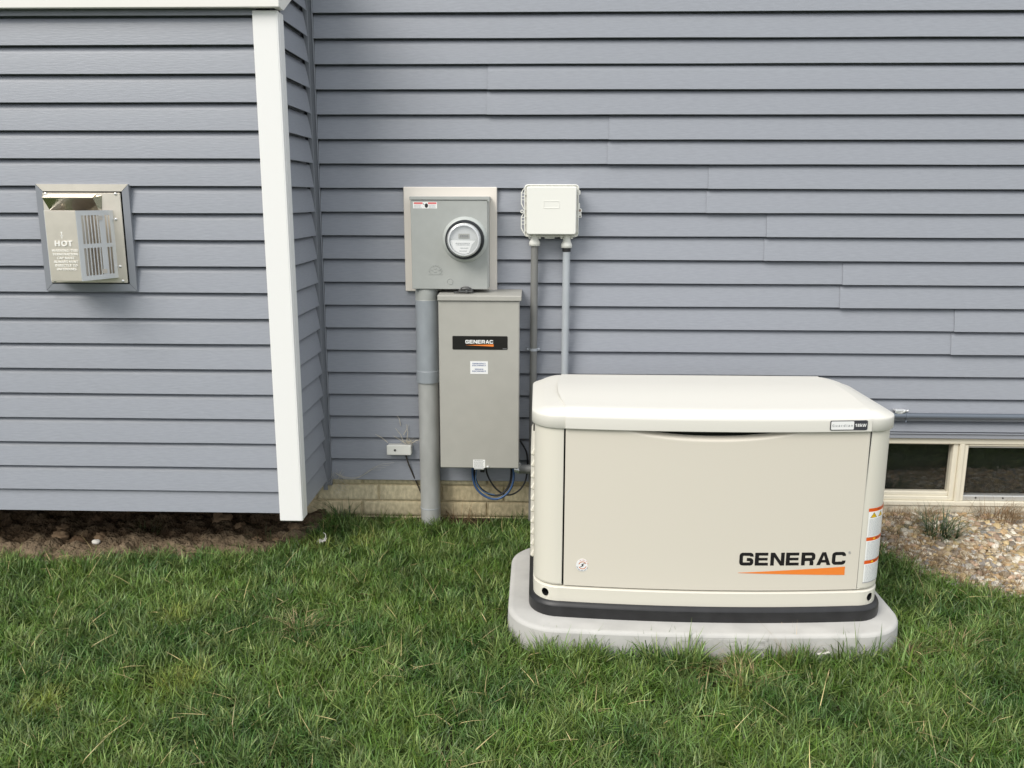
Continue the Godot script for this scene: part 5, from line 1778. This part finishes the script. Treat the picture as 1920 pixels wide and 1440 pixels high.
# ---------------------------------------------------------------- everything
func materials() -> void:
	var soft := noise_tex(11, 0.012, 0.970, 1.0, 5, 512)
	var blotch := noise_tex(12, 0.02, 0.78, 1.0, 5, 512)
	var fine := noise_tex(13, 0.09, 0.0, 1.0, 4, 512)
	var grain := noise_tex(14, 0.03, 0.0, 1.0, 5, 512)
	var m := mat("vinyl", lin(0.300, 0.316, 0.354), 0.42, 0.0, 0.45)
	m.albedo_texture = noise_tex(15, 0.03, 0.945, 1.0, 4, 512)
	m.uv1_scale = Vector3(1.1, 9.0, 1)
	relief(m, grain, 0.028)
	m = mat("trim_vinyl", lin(0.235, 0.248, 0.275), 0.4, 0.0, 0.45)
	mat("sheathing", lin(0.10, 0.105, 0.12), 0.9)
	m = mat("white_vinyl", lin(0.82, 0.815, 0.80), 0.4)
	mat("eave_white", lin(0.80, 0.78, 0.735), 0.4)
	mat("shingle", lin(0.06, 0.06, 0.065), 0.9)
	m = mat("mortar", lin(0.66, 0.565, 0.37), 0.9)
	wear(m, blotch, Vector3(3, 3, 3))
	for k in [["brick", 0.74, 0.64, 0.42], ["brick_b", 0.71, 0.60, 0.385], ["brick_c", 0.77, 0.675, 0.455]]:
		m = mat(k[0], lin(k[1], k[2], k[3]), 0.85, 0.0, 0.3)
		wear(m, blotch, Vector3(4, 2.2, 4))
	m = mat("window_cream", lin(0.73, 0.68, 0.555), 0.4)
	wear(m, soft, Vector3(2, 2, 2))
	m = mat("sill_cream", lin(0.76, 0.70, 0.56), 0.6)
	wear(m, blotch, Vector3(1.7, 2.5, 2))
	mat("alloy", lin(0.60, 0.60, 0.58), 0.38, 0.6)
	mat("steel", lin(0.80, 0.80, 0.80), 0.3, 0.7)
	mat("dark_steel", lin(0.16, 0.16, 0.16), 0.4, 0.8)
	mat("copper", lin(0.50, 0.34, 0.27), 0.5, 0.3)
	mat("black_gloss", lin(0.012, 0.011, 0.010), 0.3)
	mat("black_rubber", lin(0.014, 0.014, 0.015), 0.55)
	m = mat("black_plastic", lin(0.022, 0.022, 0.024), 0.45)
	wear(m, noise_tex(16, 0.02, 0.7, 1.0, 4, 256), Vector3(2, 2, 2))
	mat("dark", lin(0.014, 0.016, 0.013), 0.95, 0.0, 0.1)
	m = mat("glass", Color(0.05, 0.06, 0.05, 0.06), 0.02)
	m.transparency = BaseMaterial3D.TRANSPARENCY_ALPHA
	m = mat("meter_glass", Color(0.95, 0.97, 1.0, 0.10), 0.04)
	m.transparency = BaseMaterial3D.TRANSPARENCY_ALPHA
	m = mat("champagne", lin(0.84, 0.775, 0.675), 0.30, 0.7)
	wear(m, noise_tex(17, 0.02, 0.96, 1.0, 4, 256), Vector3(3, 3, 3))
	mat("champagne_dark", lin(0.72, 0.66, 0.56), 0.24, 1.0)
	mat("polished", lin(0.97, 0.95, 0.90), 0.3, 0.2)
	mat("cage_grey", lin(0.76, 0.77, 0.77), 0.35, 0.4)
	mat("flue", lin(0.62, 0.58, 0.52), 0.35, 0.7)
	m = mat("board_cream", lin(0.77, 0.715, 0.645), 0.5)
	m = mat("meter_grey", lin(0.395, 0.408, 0.390), 0.42)
	wear(m, soft, Vector3(2.5, 2.5, 2.5))
	mat("meter_light", lin(0.46, 0.485, 0.465), 0.34)
	mat("seal_grey", lin(0.028, 0.031, 0.035), 0.4, 0.2)
	mat("meter_white", lin(0.70, 0.71, 0.71), 0.35)
	mat("dial_grey", lin(0.52, 0.53, 0.525), 0.5)
	mat("paper", lin(0.80, 0.80, 0.79), 0.4)
	mat("paper_scrap", lin(0.75, 0.72, 0.66), 0.8)
	mat("lcd", lin(0.30, 0.30, 0.26), 0.3)
	mat("lcd_dark", lin(0.10, 0.10, 0.09), 0.4)
	mat("print_grey", lin(0.28, 0.29, 0.30), 0.6)
	mat("label_pink", lin(0.70, 0.30, 0.26), 0.6)
	m = mat("switch_beige", lin(0.405, 0.395, 0.358), 0.42)
	wear(m, soft, Vector3(1.5, 1.5, 1.5))
	mat("orange", lin(0.80, 0.22, 0.035), 0.4)
	mat("rust_orange", lin(0.60, 0.20, 0.08), 0.5)
	mat("ink_blue", lin(0.06, 0.10, 0.26), 0.5)
	mat("ink_black", lin(0.012, 0.010, 0.012), 0.35)
	mat("badge_dark", lin(0.045, 0.045, 0.055), 0.4)
	for k in [["conduit_blue", 0.345, 0.375, 0.405], ["conduit_pale", 0.44, 0.445, 0.43], ["conduit_grey", 0.215, 0.215, 0.205], ["conduit_light", 0.44, 0.47, 0.50]]:
		m = mat(k[0], lin(k[1], k[2], k[3]), 0.42)
		wear(m, noise_tex(19, 0.02, 0.9, 1.0, 5, 256), Vector3(3, 1.2, 3))
	mat("gas_grey", lin(0.125, 0.145, 0.175), 0.28, 0.2)
	m = mat("box_white", lin(0.77, 0.765, 0.715), 0.42)
	mat("cable_blue", lin(0.035, 0.085, 0.20), 0.4)
	mat("cable_pale", lin(0.06, 0.12, 0.22), 0.4)
	mat("cable_brown", lin(0.05, 0.04, 0.03), 0.6)
	mat("straw", lin(0.66, 0.60, 0.48), 0.8)
	mat("web", lin(0.55, 0.52, 0.46), 0.9)
	m = mat("concrete", lin(0.53, 0.52, 0.495), 0.85, 0.0, 0.3)
	wear(m, noise_tex(18, 0.008, 0.90, 1.0, 5, 512), Vector3(1.3, 1.3, 1.3))
	relief(m, fine, 0.015)
	m = mat("bisque", lin(0.662, 0.632, 0.550), 0.42)
	m = mat("bisque_door", lin(0.645, 0.602, 0.520), 0.42)
	m = mat("lid_bisque", lin(0.665, 0.645, 0.588), 0.40)
	m = mat("clod", lin(0.27, 0.185, 0.115), 0.95, 0.0, 0.2)
	wear(m, blotch, Vector3(9, 9, 9))
	m = mat("clod_dark", lin(0.14, 0.09, 0.055), 0.95, 0.0, 0.2)
	wear(m, blotch, Vector3(9, 9, 9))
	mat("white_stone", lin(0.62, 0.59, 0.54), 0.8)

func _ready() -> void:
	rng.seed = 4
	wobble.seed = 21
	wobble.frequency = 0.03
	wobble.fractal_octaves = 3
	# camera: chest-high phone, pitched down 12 degrees
	var cam := Camera3D.new()
	cam.name = "camera"
	cam.fov = 47.384
	cam.near = 0.05
	cam.far = 500.0
	cam.transform = Transform3D(Basis(Vector3(0.9995323, 0.0023142, -0.0304947), Vector3(-0.0085828, 0.9782863, -0.2070804), Vector3(0.0293533, 0.2072452, 0.9778486)), Vector3(0, 1.467, 3.88))
	add_child(cam)
	cam.current = true
	# overcast sky
	var sky_m := ProceduralSkyMaterial.new()
	sky_m.sky_top_color = Color(0.93, 0.95, 0.975)
	sky_m.sky_horizon_color = Color(0.86, 0.875, 0.895)
	sky_m.sky_curve = 0.6
	sky_m.ground_bottom_color = Color(0.25, 0.28, 0.18)
	sky_m.ground_horizon_color = Color(0.5, 0.52, 0.48)
	sky_m.sun_angle_max = 20.0
	sky_m.sky_energy_multiplier = 0.92
	var sky := Sky.new()
	sky.sky_material = sky_m
	var e := Environment.new()
	e.background_mode = Environment.BG_SKY
	e.sky = sky
	e.tonemap_mode = Environment.TONE_MAPPER_LINEAR
	e.tonemap_exposure = 1.92
	e.sdfgi_enabled = true
	e.ssao_enabled = true
	e.ssil_enabled = true
	var we := WorldEnvironment.new()
	we.name = "world_environment"
	we.environment = e
	add_child(we)
	var sun := DirectionalLight3D.new()
	sun.name = "sun"
	sun.light_energy = 0.50
	sun.light_color = Color(1.0, 0.985, 0.96)
	sun.light_angular_distance = 32.0
	sun.shadow_enabled = true
	add_child(sun)
	sun.look_at_from_position(Vector3.ZERO, Vector3(0.68, -1.0, -0.80))

	materials()
	build_ground()
	build_soil()
	build_house()
	build_vent()
	build_meter()
	build_switch()
	build_conduits()
	build_telecom_box()
	build_cables()
	build_pad()
	build_generator()
	build_grass()
	build_gravel()
	build_litter()
